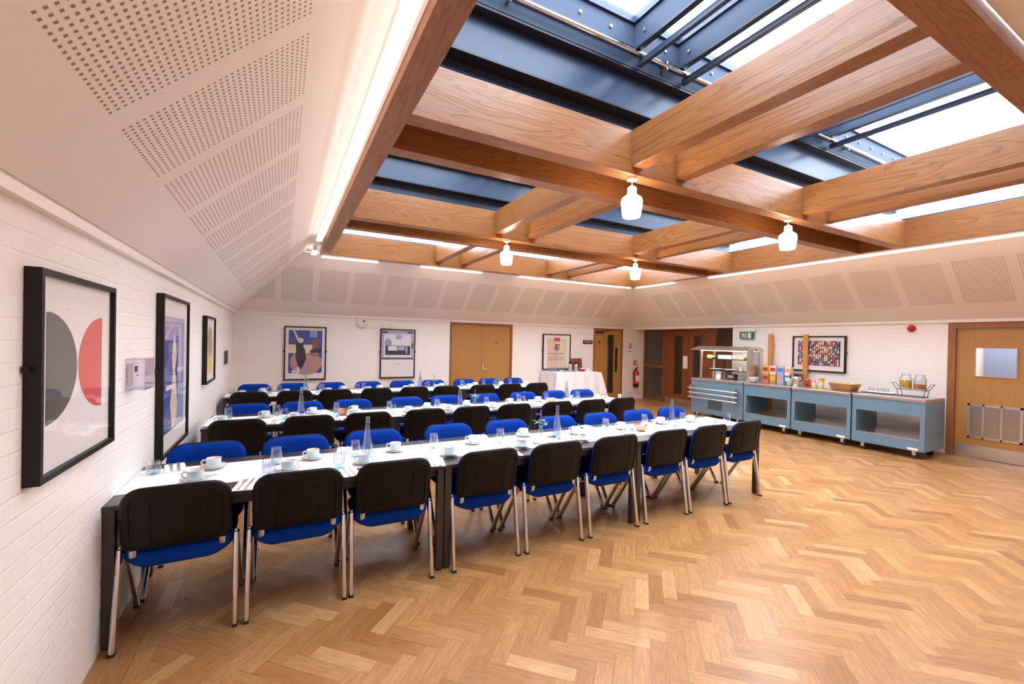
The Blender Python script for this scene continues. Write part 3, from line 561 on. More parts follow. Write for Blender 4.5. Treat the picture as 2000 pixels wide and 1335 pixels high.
MB().tube([(-.02,0,.53),(-.09,-.02,.50),(-.11,-.02,.38),(-.10,-.03,.24)], .010, n=8).build('hose', MRUB, t, 40)
MB().box(-.03, .03, .08, .0965, .36, .44).build('bracket', MTLEG, t)
t = thing('alarm_sounder', 'red alarm sounder high on the right wall beside the kitchen door', 'alarm', (XR-.001, 3.16, 1.955))
MB().lathe([(0,0),(.055,0),(.055,.03),(.038,.045),(.038,.075),(.028,.085),(0,.086)], 24).build('sounder_body', MRED, t, 40).rotation_euler = (0,-pi/2,0)
t = thing('exit_sign', 'green running man exit sign high on the right wall', 'sign', (XR-.001, 6.0, 1.90))
MB().box(-.07, 0, -.19, .19, .03, .115).build('light_housing', MPLW, t, bev=.006)
iEG = P('exit_green', (.03,.22,.12), .4); MB().box(-.042, -.03, -.165, .165, -.125, .029).build('sign_plate', iEG, t)
b = MB(); xx = -.0425
def ex(pts): b.prism([(-q[0], q[1]) for q in pts], xx-.002, xx, 'x')
ex([(-.03,-.11),(-.008,-.11),(-.008,.01),(-.03,.01)]); ex([(.03,-.11),(.10,-.11),(.10,.012),(.03,.012)])
ex([(-.085,.02),(-.066,.02),(-.066,0),(-.085,0)]); ex([(-.10,-.01),(-.06,-.005),(-.05,-.05),(-.075,-.07),(-.095,-.05)]); ex([(-.14,-.03),(-.10,-.01),(-.098,-.024),(-.135,-.045)]); ex([(-.07,-.015),(-.04,-.045),(-.05,-.052),(-.078,-.03)]); ex([(-.09,-.06),(-.14,-.10),(-.13,-.11),(-.08,-.072)]); ex([(-.072,-.06),(-.045,-.085),(-.05,-.112),(-.062,-.112),(-.06,-.09),(-.082,-.07)])
b.build('pictogram', MPLW, t)

# ------------------------------------------------------------------ dining tables and runners
def make_table():
    t = thing('folding_table', '', 'table', (0,0,0), 0); L_, D_ = 1.8, .80
    MB().box(.001, L_-.001, 0, D_, .708, .733).build('table_top', MTAB, t, bev=.003)
    MB().box(.045, L_-.045, .03, .055, .655, .7075).box(.045, L_-.045, D_-.055, D_-.03, .655, .7075).box(.04, .065, .056, D_-.056, .655, .7075).box(L_-.065, L_-.04, .056, D_-.056, .655, .7075).build('apron', MBLKST, t)
    for x in (.005, L_-.05):
        for y_ in (.006, D_-.051):
            lg = MB().box(x, x+.045, y_, y_+.045, .012, .7075).build('leg', MTLEG, t); MB().box(x+.006, x+.039, y_+.006, y_+.039, 0, .0119).build('foot', MRUB, lg)
    return t
tb = make_table()
ROWS = (('front', -.783, 2.853), ('middle', -.655, 4.875), ('back', -.72, 7.185)); TN = ('left table, against the wall,', 'middle table', 'right table')
for rn, x0, y0 in ROWS:
    for k in range(3): place(tb, (x0+k*1.8025, y0, 0), 0, 'black laminate table, %s of the %s row' % (TN[k].rstrip(','), rn), 'tables pushed together in three rows')
for (rn, x0, y0), (xa, xb, ya_, yb_) in zip(ROWS, ((-.781, 4.60, 3.03, 3.51), (-.652, 4.74, 5.00, 5.47), (-.715, 4.66, 7.33, 7.80))):
    b = MB(); n_ = 60; vs = []; fs = []; rr = random.Random(x0)
    for i in range(n_+1):
        x = xa+(xb-xa)*i/n_
        for j in range(3): vs.append((x, ya_+(yb_-ya_)*j/2+.004*sin(i*.31+j), .7345+.0006*sin(i*.8+j)))
    for i in range(n_):
        for j in range(2): a = i*3+j; fs.append((a, a+3, a+4, a+1))
    tag(b.add(vs, fs).build('table_runner', MPAP), 'long white paper runner on the %s row of tables' % rn, 'table runner', 'paper runners')

# ------------------------------------------------------------------ chairs
def make_chair():
    t = thing('stacking_chair', '', 'chair', (0,0,0))
    o1 = rrect(.49, .44, .10, .10)
    def tf(a, c, hh): return (a, .245+c, .455+hh - (.046*(1-(a/.245)**2) if hh < 0 else 0) - .012*(c/.22)**2*(1 if c > 0 else 0) + .008*(a/.245)**2)
    MB().pad(o1, .038, .030, tf, rings=((0,1),(.3,1),(.6,.98),(.85,.92),(.95,.75),(1,.35))).build('seat', MBLU, t, 70)
    def back(y_off):
        def f(a, c, hh): return (a, y_off + hh - .055*(c+.15)/.31 + .035*(a/.235)**2, .674+c - .066*(1-(a/.235)**2)*(1 if c < 0 else .10))
        return f
    MB().pad(rrect(.475, .325, .105, .03), .020, .004, back(.004), rings=((0,1),(.45,1),(.8,.97),(.93,.85),(1,.5))).build('backrest_shell', MBLKP, t, 70)
    b = MB(); q = back(-.0165)
    for ring, hh in ((rrect(.22,.20,.012), 0), (rrect(.40,.25,.05), 0)):
        b.tube([q(a, c-.005, 0) for a, c in ring], .0022, n=6, closed=True)
    b.build('moulded_rib', MBLKP, t, 60)
    MB().pad(rrect(.470, .318, .103, .05), .004, .030, back(.014), rings=((0,1),(.4,1),(.7,.96),(.9,.78),(1,.25))).build('backrest_pad', MBLU, t, 70)
    for s in (-1, 1):
        MB().tube([(s*.19,.012,.60),(s*.19,.026,.53),(s*.19,.034,.465),(s*.19,.065,.432),(s*.19,.14,.422),(s*.19,.42,.425)], .016, .006, n=10).build('upright', MCHR, t, 60)
        for (fy, ty, tz) in ((0, .075, .495), (.446, .155, .462)):
            lg = MB().tube([(s*.258, fy, .012), (s*.252, ty, tz)], .0150, .020, n=12).build('leg', MCHR, t, 60)
            MB().box(s*.258-.013, s*.258+.013, fy-.020, fy+.020, 0, .0155).build('rubber_foot', MRUB, lg)
        MB().lathe([(0,.01),(.008,.008),(.011,0),(.008,-.006),(0,-.008)], 10, c=(s*.252,.075,.503)).build('end_cap', MCHR, t, 60)
    MB().tube([(-.25,.15,.425),(.25,.15,.425)], .009, n=8).tube([(-.2,.36,.418),(.2,.36,.418)], .009, n=8).build('stretcher', MCHR, t, 60)
    return t
ch = make_chair()
def seats(xs, yy, far, row, what):
    rr = random.Random(yy)
    for k, x in enumerate(xs):
        side = 'far' if far else 'near'
        lab = ('blue chair on the far side of the %s table row, %s from left wall' if far else 'black-backed chair on the near side of the %s table row, %s from left wall') % (row, ORD[k+1])
        place(ch, (x, yy+rr.uniform(-.002,.002), 0), (pi if far else 0)+radians(rr.uniform(-1,1)), lab, what)
seats([-.465,.105,.66,1.333,1.92,2.525,3.153,3.732,4.302], 2.805, 0, 'front', 'chairs with their backs to the camera')
seats([-.455,.115,.70,1.36,1.96,2.555,3.13,3.70,4.26], 3.745, 1, 'front', 'chairs facing the camera')
seats([-.35,.26,.83,1.45,2.02,2.60,3.24,3.82,4.38], 4.755, 0, 'middle', 'chairs with their backs to the camera')
seats([-.335,.235,.81,1.49,2.06,2.65,3.30,3.87,4.43], 5.77, 1, 'middle', 'chairs facing the camera')
seats([-.385,.185,.74,1.35,1.96,2.52,3.20,3.76,4.34], 7.07, 0, 'back', 'chairs with their backs to the camera')
seats([-.375,.175,.78,1.40,2.02,2.62,3.27,3.83,4.39], 8.12, 1, 'back', 'chairs facing the camera')

# ------------------------------------------------------------------ tableware
TZ = .736
def make_saucer():
    t = thing('saucer', '', 'saucer', (0,0,0))
    MB().lathe([(0,.004),(.028,.003),(.030,0),(.036,0),(.050,.006),(.070,.014),(.076,.018),(.075,.020),(.050,.010),(.034,.007),(0,.006)], 32).build('saucer_dish', MCUPW, t, 50)
    MB().lathe([(.0702,.0185),(.0765,.0205),(.0772,.0185),(.072,.0150)], 32).build('rim_band', MCUPB, t, 50); return t
def make_cup():
    t = thing('teacup', '', 'cup', (0,0,0))
    MB().lathe([(0,.002),(.024,0),(.030,.003),(.038,.010),(.041,.022),(.042,.056),(.0428,.060)], 32).build('cup_body', MCUPB, t, 50)
    MB().lathe([(.0428,.0602),(.0418,.0612),(.0398,.058),(.039,.022),(.034,.012),(0,.009)], 32).build('cup_lining', MCUPW, t, 50)
    MB().tube([(-.040,0,.050),(-.056,0,.054),(-.066,0,.044),(-.064,0,.028),(-.052,0,.018),(-.040,0,.018)], .0035, .005, ref=(0,1,0), n=8).build('handle', MCUPW, t, 60); return t
def make_glass(h=.115, r=.036, w=.3):
    t = thing('tumbler', '', 'glass', (0,0,0))
    MB().lathe([(0,.001),(r*.55,0),(r*.82,.006),(r*.96,h*.16),(r*1.0,h*.26)], 24).build('tinted_base', MTURQ, t, 60)
    MB().lathe([(r*1.001,h*.262),(r*1.03,h*.5),(r*.98,h*.8),(r*.9,h),(r*.87,h),(r*.95,h*.8),(r*.99,h*.5),(r*.96,h*.32),(0,h*.10)], 24).build('glass_wall', MGLS, t, 60); return t
def make_bottle():
    t = thing('water_bottle', '', 'bottle', (0,0,0))
    MB().lathe([(0,.002),(.040,0),(.043,.006),(.042,.03),(.034,.11),(.022,.20),(.0145,.245),(.0135,.255),(.017,.262),(.016,.268),(.0125,.272),(.0125,.285),(.016,.290),(.016,.302),(.011,.302),(.011,.26),(.018,.205),(.030,.11),(.038,.03),(.037,.008),(0,.007)], 28).build('bottle_body', MBTL, t, 60)
    MB().lathe([(0,.009),(.036,.010),(.0375,.03),(.030,.105),(.020,.185),(.0175,.205),(0,.205)], 28).build('water', MWAT, t, 60); return t
def make_fork():
    b = MB().prism([(-.005,-.09),(.005,-.09),(.003,-.02),(.0035,.028),(.011,.045),(.011,.055),(-.011,.055),(-.011,.045),(-.0035,.028),(-.003,-.02)], 0, .0025, 'z')
    for k in range(4): b.box(-.011+k*.0063, -.0078+k*.0063, .055, .095, .0, .0025)
    return tag(b.build('fork', MCUT), '', 'fork')
def make_knife(): return tag(MB().prism([(-.006,-.10),(.006,-.10),(.004,-.01),(.009,.0),(.009,.08),(.003,.105),(-.004,.105),(-.004,0)], 0, .0025, 'z').build('knife', MCUT), '', 'knife')
def make_spoon():
    b = MB().prism([(-.003,-.06),(.003,-.06),(.002,.03),(-.002,.03)], 0, .002, 'z').prism([(c*.010, .045+d*.017) for c, d in [(cos(a*pi/8), sin(a*pi/8)) for a in range(16)]], 0, .002, 'z')
    return tag(b.build('teaspoon', MCUT), '', 'spoon')
def make_napkin():
    t = tag(MB().box(-.055,.055,-.095,.095,0,.004).add([(-.055,-.095,.0045),(.055,-.095,.0045),(.050,.09,.009),(-.048,.088,.009)], [(0,1,2,3)]).build('napkin', MNAP), '', 'napkin'); return t
sau, cup, gla, bot, frk, knf, spn, nap = make_saucer(), make_cup(), make_glass(), make_bottle(), make_fork(), make_knife(), make_spoon(), make_napkin()
gl2 = make_glass(.078, .038)
R1n = [(-.44,3.13),(.05,3.14),(.52,3.115),(1.13,3.08),(1.76,3.085),(2.38,3.09),(2.97,3.11),(3.53,3.09),(4.14,3.09)]
R1f = [(-.38,3.395),(.21,3.38),(.79,3.36),(1.44,3.35),(1.98,3.44),(2.49,3.33),(3.07,3.34),(3.70,3.40),(4.13,3.36)]
R2n = [(-.51,5.13),(.13,5.12),(.72,5.10),(1.36,5.14),(1.85,5.10),(2.46,5.10),(3.06,5.12),(3.66,5.12),(4.28,5.10)]
R2f = [(-.14,5.33),(.33,5.42),(.78,5.40),(1.65,5.34),(2.21,5.38),(2.86,5.36),(3.35,5.40),(3.90,5.38),(4.40,5.34)]
R3n = [(-.50,7.48),(.08,7.50),(.68,7.47),(1.30,7.50),(1.92,7.47),(2.50,7.50),(3.12,7.48),(3.80,7.50),(4.36,7.48)]
R3f = [(-.24,7.72),(.35,7.74),(.93,7.72),(1.53,7.70),(2.10,7.72),(2.66,7.72),(3.34,7.72),(3.90,7.72),(4.45,7.70)]
rr = random.Random(11)
for row, near, far in (('front',R1n,R1f),('middle',R2n,R2f),('back',R3n,R3f)):
    for side, L_ in (('near', near), ('far', far)):
        for k, (x, y_) in enumerate(L_):
            w = '%s side of %s row, %s from left' % (side, row, ORD[k+1])
            place(sau, (x, y_, TZ), 0, 'cream blue-rimmed saucer, '+w, 'saucers on the dining tables')
            an = rr.uniform(-.5,.5) + (pi if (side == 'near' and k == 1 and row == 'front') else 0)
            place(cup, (x, y_, TZ+.0072), an, 'pale blue teacup on its saucer, '+w, 'teacups on the dining tables')
            if side == 'near': place(spn, (x+.055, y_-.01, TZ+.0215), rr.uniform(-1.3,-.7), 'teaspoon resting on the saucer, '+w, 'teaspoons on saucers')
G = {('front','near'): [(-.06,3.05),(.35,3.075),(.93,3.05),(1.61,3.075),(2.20,3.05),(2.70,3.09),(3.30,3.05),(3.93,3.10),(4.40,3.10)],
     ('front','far'): [(-.02,3.33),(.49,3.33),(1.09,3.34),(1.67,3.31),(2.30,3.37),(2.88,3.36),(3.46,3.41),(3.97,3.34)],
     ('middle','near'): [(.04,5.14),(.54,5.06),(1.15,5.05),(1.73,5.17),(2.98,5.22),(3.79,5.18)],
     ('middle','far'): [(-.48,5.39),(-.03,5.41),(.58,5.41),(1.17,5.32),(1.77,5.32),(2.46,5.30),(3.03,5.43),(3.50,5.42),(4.08,5.43)],
     ('back','near'): [(-.64,7.55),(-.15,7.53),(.52,7.50),(1.13,7.55),(2.30,7.50),(3.00,7.52),(3.66,7.52),(4.22,7.50)],
     ('back','far'): [(-.02,7.66),(.60,7.70),(1.25,7.68),(2.40,7.74),(3.06,7.72),(3.52,7.74),(4.10,7.72)]}
for (row, side), L_ in G.items():
    for k, (x, y_) in enumerate(L_): place(gla, (x, y_, TZ), rr.uniform(0,6), 'turquoise-based glass tumbler, %s side of %s row, %s tumbler from left' % (side, row, ORD[k+1]), 'tumblers on the dining tables')
place(gl2, (-.69, 3.40, TZ), 0, 'short wide glass tumbler at the wall end of the front row')
NP = {('front','near'): [(-.17,2.93),(.40,2.945),(.98,2.93),(1.60,2.95),(2.55,2.95),(3.43,2.955),(3.99,2.95),(4.52,2.97)],
      ('front','far'): [(-.60,3.50),(.44,3.53),(1.60,3.53),(2.80,3.53),(3.80,3.50)],
      ('middle','near'): [(-.05,4.98),(.55,4.97),(1.17,4.97),(2.30,4.97),(3.35,4.97)],
      ('middle','far'): [(-.58,5.50),(.45,5.53),(1.95,5.52),(3.70,5.53)],
      ('back','near'): [(-.1,7.29),(.52,7.29),(1.13,7.29),(2.30,7.29),(3.60,7.29)]}
for (row, side), L_ in NP.items():
    for k, (x, y_) in enumerate(L_):
        w = '%s side of %s row, %s napkin from left' % (side, row, ORD[k+1]); a = rr.uniform(-.25,.25)
        z = TZ-.002 if side == 'near' else TZ-.0015
        place(nap, (x, y_, z), a, 'folded white paper napkin, '+w, 'napkins on the dining tables')
        c_, s_ = cos(a), sin(a)
        for pr, dx, nm in ((frk, -.018, 'steel fork'), (knf, .018, 'steel knife')): place(pr, (x+dx*c_, y_+dx*s_, z+.0095), a, '%s on a napkin, %s' % (nm, w), ('forks' if pr is frk else 'knives')+' laid on napkins')
for x, y_, lab in ((.56,3.24,'left of the three on the front row'),(2.20,3.22,'middle of the three on the front row'),(3.64,3.20,'right of the three on the front row'),(.20,5.22,'left of the three on the middle row'),(2.04,5.20,'middle of the three on the middle row'),(3.75,5.26,'right of the three on the middle row'),(.35,7.60,'left of the three on the back row'),(2.21,7.62,'middle of the three on the back row'),(3.74,7.60,'right of the three on the back row')):
    place(bot, (x, y_, TZ), rr.uniform(0,6), 'tall conical glass water bottle, '+lab, 'water bottles on the dining tables')
def bowl(x, y_, z, r, hh, m, lab, fill=None, name='bowl', cat='bowl', flute=0):
    t = thing(name, lab, cat, (x, y_, z)); n_ = 32; b = MB(); vs = []; fs = []; prof = [(0,.002),(r*.5,0),(r*.62,.004),(r*.9,hh*.5),(r,hh),(r*.95,hh),(r*.84,hh*.5),(r*.5,.010),(0,.010)]
    for q, zz in prof:
        for k in range(n_): f = 1+flute*cos(8*2*pi*k/n_)*(q/r); vs.append((max(q,1e-4)*f*cos(2*pi*k/n_), max(q,1e-4)*f*sin(2*pi*k/n_), zz))
    for i in range(len(prof)-1):
        for k in range(n_): a=i*n_+k; c=i*n_+(k+1)%n_; fs.append((a,c,c+n_,a+n_))
    b.add(vs, fs).build('bowl_body', m, t, 50)
    if fill:
        b = MB()
        for k in range(9): a = k*2.4; q = r*.55*math.sqrt(k/9); b.box(q*cos(a)-.014, q*cos(a)+.014, q*sin(a)-.009, q*sin(a)+.009, hh*.55+.004*(k%3), hh*.88+.004*(k%3))
        b.build('contents', fill, t, bev=.003)
    return t
MDK = P('dark_sachets', (.05,.05,.03), .5)
bowl(1.95, 3.16, TZ, .060, .050, MCHINA, 'white china bowl at the middle of the front row, left of the pair', MPAP)
bowl(2.085, 3.13, TZ, .056, .052, MCHINA, 'white china bowl holding dark sachets on the front row', MDK)
bowl(3.19, 3.19, TZ, .070, .062, MBRZ, 'fluted copper bowl on the front row near its right end', MPAP, flute=.05)
bowl(.63, 5.21, TZ, .072, .065, MBRZ, 'fluted copper bowl on the middle row, near its left end', MDK, flute=.05)
bowl(3.46, 5.22, TZ, .072, .065, MBRZ, 'fluted copper bowl on the middle row, near its right end', MPAP, flute=.05)
bowl(4.60, 5.40, TZ, .05, .05, MBRZ, 'small copper bowl at the right end of the middle row', flute=.03)
def vase(x, y_, lab, hh=.14):
    t = thing('bud_vase', lab, 'vase', (x, y_, TZ)); r_ = random.Random(x)
    MB().lathe([(0,.001),(.025,0),(.030,.02),(.028,.05),(.016,.075),(.015,.09),(.02,.10),(.018,.10),(.013,.088),(.014,.075),(.025,.05),(.026,.02),(0,.006)], 20).build('vase_body', MGLS, t, 60)
    st = MB(); lf = MB(); fl = MB()
    for k in range(5):
        a = k*1.3; e_ = Vector((.045*cos(a), .045*sin(a), .13+.03*r_.random())); st.tube([(0,0,.01),(e_.x*.2,e_.y*.2,.09),tuple(e_)], .0016, n=5)
        for q in range(3):
            c_ = e_ + Vector((r_.uniform(-.02,.02), r_.uniform(-.02,.02), r_.uniform(-.03,.01))); d_ = Vector((cos(a+q*2), sin(a+q*2), .3)).normalized()*.032; s_ = d_.cross(Vector((0,0,1))).normalized()*.013
            lf.add([c_-d_, c_-s_+Vector((0,0,.003)), c_+d_, c_+s_+Vector((0,0,.003)), c_-Vector((0,0,.002))], [(0,1,2,3),(0,4,1),(1,4,2),(2,4,3),(3,4,0)])
    for k in range(7): c_ = (r_.uniform(-.012,.012), r_.uniform(-.012,.012), .17+.011*k); fl.lathe([(0,-.006),(.007,0),(0,.007)], 6, c=c_)
    st.tube([(0,0,.01),(0,0,.16)], .0016, n=5)
    st.build('stems', MSTEM, t); lf.build('leaves', MGRN, t); fl.build('blue_flowers', MPUR, t)
vase(2.12, 3.37, 'small glass vase with sage leaves and a blue flower spike on the front row')
vase(2.27, 5.26, 'small glass vase with green stems on the middle row beside the water bottle')
vase(2.50, 7.70, 'small glass vase with green leaves on the back row')
t = thing('sauce_bottle', 'small clear bottle with a black cap near the right end of the front row', 'bottle', (4.02, 3.22, TZ))
MB().lathe([(0,.001),(.02,0),(.024,.01),(.024,.07),(.013,.095),(.012,.11),(0,.11)], 20).build('bottle_body', MBTL, t, 60); MB().lathe([(0,.11),(.014,.11),(.014,.132),(0,.132)], 16).build('cap', MBLK, t, 40)
t = thing('menu_holder', 'small upright card holder at the right end of the middle row', 'card', (4.66, 5.12, TZ)); MB().box(-.03,.03,-.008,.008,0,.008).build('foot', MPLW, t); MB().box(-.028,.028,-.002,.002,.0085,.085).build('card', MPAP, t); MB().box(-.012,.014,-.0035,-.0021,.02,.06).build('printing', MBRZ, t)

# ------------------------------------------------------------------ side table with cloth
tbx0, tbx1, tby0, tby1, tbz = 5.93, 7.30, 8.74, 9.44, .862
t = thing('serving_table', 'high table hidden under a white cloth against the far wall', 'table', (0,0,0))
MB().box(tbx0, tbx1, tby0, tby1, .835, .860).build('table_top', MTAB, t)
for x in (tbx0+.04, tbx1-.08):
    for y_ in (tby0+.04, tby1-.08): MB().box(x, x+.04, y_, y_+.04, 0, .8345).build('leg', MTLEG, t)
out = []
def edge(xa, ya2, xb, yb2, n_): return [(xa+(xb-xa)*k/n_, ya2+(yb2-ya2)*k/n_) for k in range(n_)]
out = edge(tbx0,tby1,tbx0,tby0,14)+edge(tbx0,tby0,tbx1,tby0,28)+edge(tbx1,tby0,tbx1,tby1,14)+edge(tbx1,tby1,tbx0,tby1,20)
vs = []; fs = []; n_ = len(out); cxm, cym = (tbx0+tbx1)/2, (tby0+tby1)/2
for lv, (z, fl_) in enumerate(((.864,-.002),(.863,.004),(.80,.018),(.6,.05),(.35,.085),(.10,.12))):
    for k, (x, y_) in enumerate(out):
        dx = -1 if x <= tbx0+1e-6 else (1 if x >= tbx1-1e-6 else 0); dy = -1 if y_ <= tby0+1e-6 else (1 if y_ >= tby1-1e-6 else 0)
        cor = 1.35 if dx and dy else 1; w = .018*sin(k*.9)*min(1, lv/3.) if not (dx and dy) else 0; e_ = fl_*cor+w*(.3 if lv < 2 else 1)
        if dy > 0: vs.append((x+dx*e_*.4, min(y_+.01, YB-.03), z))
        else: vs.append((x+dx*e_, y_+dy*e_, z))
for lv in range(5):
    for k in range(n_): a=lv*n_+k; c=lv*n_+(k+1)%n_; fs.append((a,c,c+n_,a+n_))
fs.append(tuple(range(n_)))
o = MB().add(vs, fs).build('tablecloth', MCLOTH, None, 35); tag(o, 'white linen cloth draped over the high table by the far wall', 'tablecloth')
CZ = .8655
t = thing('wooden_tray', 'dark wooden board leaning on the wall behind the coffee flasks', 'board', (6.83, 9.40, CZ)); MB().box(0,.37,-.02,0,0,.33).build('board_panel', MREDZ, t, bev=.004); t.rotation_euler = (radians(-9),0,0)
def flask(x, y_, z, lab, r=.055, hh=.20, rz=0, grp=None, hs=1):
    t = thing('coffee_flask', lab, 'flask', (x, y_, z), rz, grp)
    MB().lathe([(0,.001),(r*.95,0),(r,.01),(r,hh*.8),(r*.92,hh*.92),(r*.6,hh),(0,hh)], 28).build('flask_body', MSS, t, 50)
    MB().lathe([(0,hh+.0005),(r*.62,hh+.0005),(r*.66,hh+.03),(r*.5,hh+.045),(0,hh+.05)], 24).tube([(-r*.5,0,hh+.02),(-r*.95,0,hh+.035)], .012, n=8).build('lid', MBLK, t, 50)
    MB().tube([(r*.55,0,hh+.03),(r*1.3,0,hh+.035),(r*1.75,0,hh-.01),(r*1.7,0,hh*.7),(r*1.25,0,hh*.52),(r*1.0,0,hh*.5)], .008*hs, n=8).build('handle', MBLK, t, 60)
flask(6.60, 9.12, CZ, 'steel coffee flask on the cloth-covered table, left of the pair', r=.052, grp='coffee flasks on the white cloth')
flask(6.74, 9.05, CZ, 'steel coffee flask on the cloth-covered table, right of the pair', r=.052, grp='coffee flasks on the white cloth')
t = thing('tea_caddy', 'small dark box with white top on the cloth-covered table', 'box', (7.03, 9.18, CZ)); MB().box(-.06,.06,-.04,.04,0,.06).build('box_body', MREDZ, t); MB().box(-.05,.05,-.03,.03,.0605,.085).build('sachets', MPAP, t)
gs = []
for k in range(7):
    x, y_ = 6.02+.075*k, 9.16+.06*(k % 2)
    place(gla, (x, y_, CZ), 0, 'glass tumbler on the cloth-covered table, %s from its left end' % ORD[k+1], 'tumblers on the cloth-covered table')
bowl(6.22, 8.95, CZ, .045, .05, MSS, 'small shiny steel bowl at the front of the cloth-covered table')
t = thing('jug', 'white china milk jug at the right of the cloth-covered table', 'jug', (7.16, 9.08, CZ)); MB().lathe([(0,.001),(.03,0),(.036,.03),(.03,.07),(.033,.09),(.030,.09),(.027,.07),(0,.01)], 20).build('jug_body', MCHINA, t, 50); MB().tube([(.03,0,.08),(.055,0,.07),(.05,0,.03),(.034,0,.025)], .004, n=6).build('handle', MCHINA, t, 50)

# ------------------------------------------------------------------ serving counters
FX, BX, WTZ = 8.20, 8.90, .882
units = [(2.655, 3.555), (3.578, 4.500), (4.523, 5.420), (5.442, 6.672)]
cn = ('nearest the kitchen door', 'second from the kitchen door', 'third from the kitchen door', 'with chrome tray rails, farthest from the kitchen door')
for k, (y0, y1) in enumerate(units):
    t = thing('serving_counter', 'teal blue steel serving counter on castors, '+cn[k], 'counter', (0,0,0), 0, 'mobile serving counters')
    MB().box(FX-.012, BX, y0, y1, .836, WTZ).build('worktop', MSSD, t, bev=.005)
    if k < 3:
        oy0, oy1, oz0, oz1 = y0+.055, y1-.055, .292, .632
        b = MB().box(FX, BX, y0, oy0, .12, .8355).box(FX, BX, oy1, y1, .12, .8355).box(FX, FX+.03, oy0, oy1, oz1, .8355).box(FX, BX, oy0, oy1, .12, oz0-.012).box(FX+.03, BX, oy0, oy1, .80, .8355)
        b.build('cabinet_body', MCART, t, bev=.003)
        MB().box(FX-.002, BX-.01, oy0+.001, oy1-.001, oz0-.0115, oz0).build('shelf', MSS, t)
    else:
        MB().box(FX, BX, y0, y1, .12, .8355).build('cabinet_body', MCART, t, bev=.003)
        for zz in (.665, .565, .465): MB().tube([(FX-.13, y0+.03, zz), (FX-.13, y1-.01, zz)], .014, n=12).build('tray_rail', MSS, t, 60)
        for yy in (y0+.11, y1-.08):
            MB().box(FX-.115, FX-.0005, yy, yy+.03, .44, .73).build('rail_bracket', MSSD, t)
        b = MB().box(FX-.006, FX-.0005, 5.91, 6.23, .24, .43)
        b.build('vent_backing', MBLKST, t); b = MB()
        for q in range(10): b.box(FX-.010, FX-.0062, 5.92+q*.031, 5.938+q*.031, .245, .425)
        b.build('vent_grille', MCARTD, t)
    for yy in (y0+.13, y1-.13):
        for xx in (FX+.07, BX-.1):
            c_ = MB().box(xx-.03, xx+.03, yy-.035, yy+.035, .105, .1195).box(xx-.026, xx-.02, yy-.02, yy+.02, .05, .105).box(xx+.02, xx+.026, yy-.02, yy+.02, .05, .105).build('castor', MSS, t)
            MB().tube([(xx-.018, yy, .045), (xx+.018, yy, .045)], .045, n=18, ref=(0,1,0)).build('wheel', MRUB, c_, 40)
    if k < 3: MB().box(FX-.004, FX-.0005, y0+.07, y0+.19, .13, .165).build('name_plate', MPLW, t)
WZ = WTZ+.001
# glazed servery gantry
t = thing('display_gantry', 'steel and glass heated food display standing on the farthest counter', 'display', (0,0,0)); gx0, gx1, gy0, gy1 = 8.42, 8.86, 5.47, 6.60
for xx, yy in ((gx0,gy1),(gx1,gy1)): MB().box(xx-.018, xx+.018, yy-.018, yy+.018, WZ, 1.505).build('post', MSS, t)
for xx in (gx0+.0, gx1-.12): MB().box(xx, xx+.12, gy0-.02, gy0+.05, WZ, 1.56).build('post', MSSD, t)
MB().box(gx0+.13, gx1-.13, gy0-.005, gy0+.02, WZ+.1, 1.50).build('end_panel', MSSD, t)
MB().prism([(gx0-.20,1.508),(gx0-.20,1.53),(gx0+.05,1.60),(gx1+.05,1.60),(gx1+.05,1.508)], gy0+.06, gy1+.12, 'y').build('hood', MSS, t)
MB().box(gx0-.1, gx1-.05, gy0+.12, gy1-.05, 1.495, 1.507).build('lamp_strip', MLENS, t)
for zz in (1.315, 1.065): MB().box(gx0+.02, gx1-.02, gy0+.052, gy1-.02, zz, zz+.008).build('glass_shelf', glassm('shelf_glass_%d' % int(zz*100), (.86,.92,.90), 1.5), t); 
for zz in (1.315, 1.065): MB().box(gx0+.002, gx0+.018, gy0+.052, gy1-.02, zz-.004, zz+.012).box(gx1-.018, gx1-.002, gy0+.052, gy1-.02, zz-.004, zz+.012).build('shelf_rail', MBLKST, t)
MB().box(gx1-.001, gx1+.003, gy0+.06, gy1-.03, WZ, 1.50).build('back_glass', MGLS, t)
def box_(x, y_, z, w, d, hh, m, lab, name, cat, grp=None, m2=None, lid=.0, rz=0):
    t = thing(name, lab, cat, (x, y_, z), rz, grp); MB().box(-w/2,w/2,-d/2,d/2,0,hh).build('carton', m, t, bev=.002)
    if m2: MB().box(-w/2-.001, -w/2-.0003, -d*.4, d*.4, hh*.35, hh*.8).build('front_panel', m2, t)
    return t
ink = lambda n_, c_: P(n_, c_, .45, nz=.05)
cLB, cY, cO, cB, cR, cW, cG, cPk = ink('carton_pale_blue',(.40,.50,.78)), ink('carton_yellow',(.85,.65,.08)), ink('carton_orange',(.85,.36,.05)), ink('carton_blue',(.10,.20,.60)), ink('carton_red',(.55,.06,.05)), ink('carton_white',(.82,.78,.80)), ink('carton_teal',(.02,.25,.33)), ink('carton_pink',(.80,.32,.28))
for k, (yy, m, nm) in enumerate(((6.48,cY,'yellow'),(6.35,MBLK,'black'),(6.20,cW,'white, left of three'),(6.11,cW,'white, middle of three'),(6.02,cW,'white, right of three'),(5.86,cPk,'pink'),(5.70,cY,'long yellow'))):
    box_(8.55, yy, 1.3235, .10, .08 if k < 6 else .13, .08 if k < 6 else .05, m, '%s snack packet on the top glass shelf of the food display' % nm, 'snack_packet', 'packet', 'packets on the top shelf of the food display', cW if k != 2 else None)
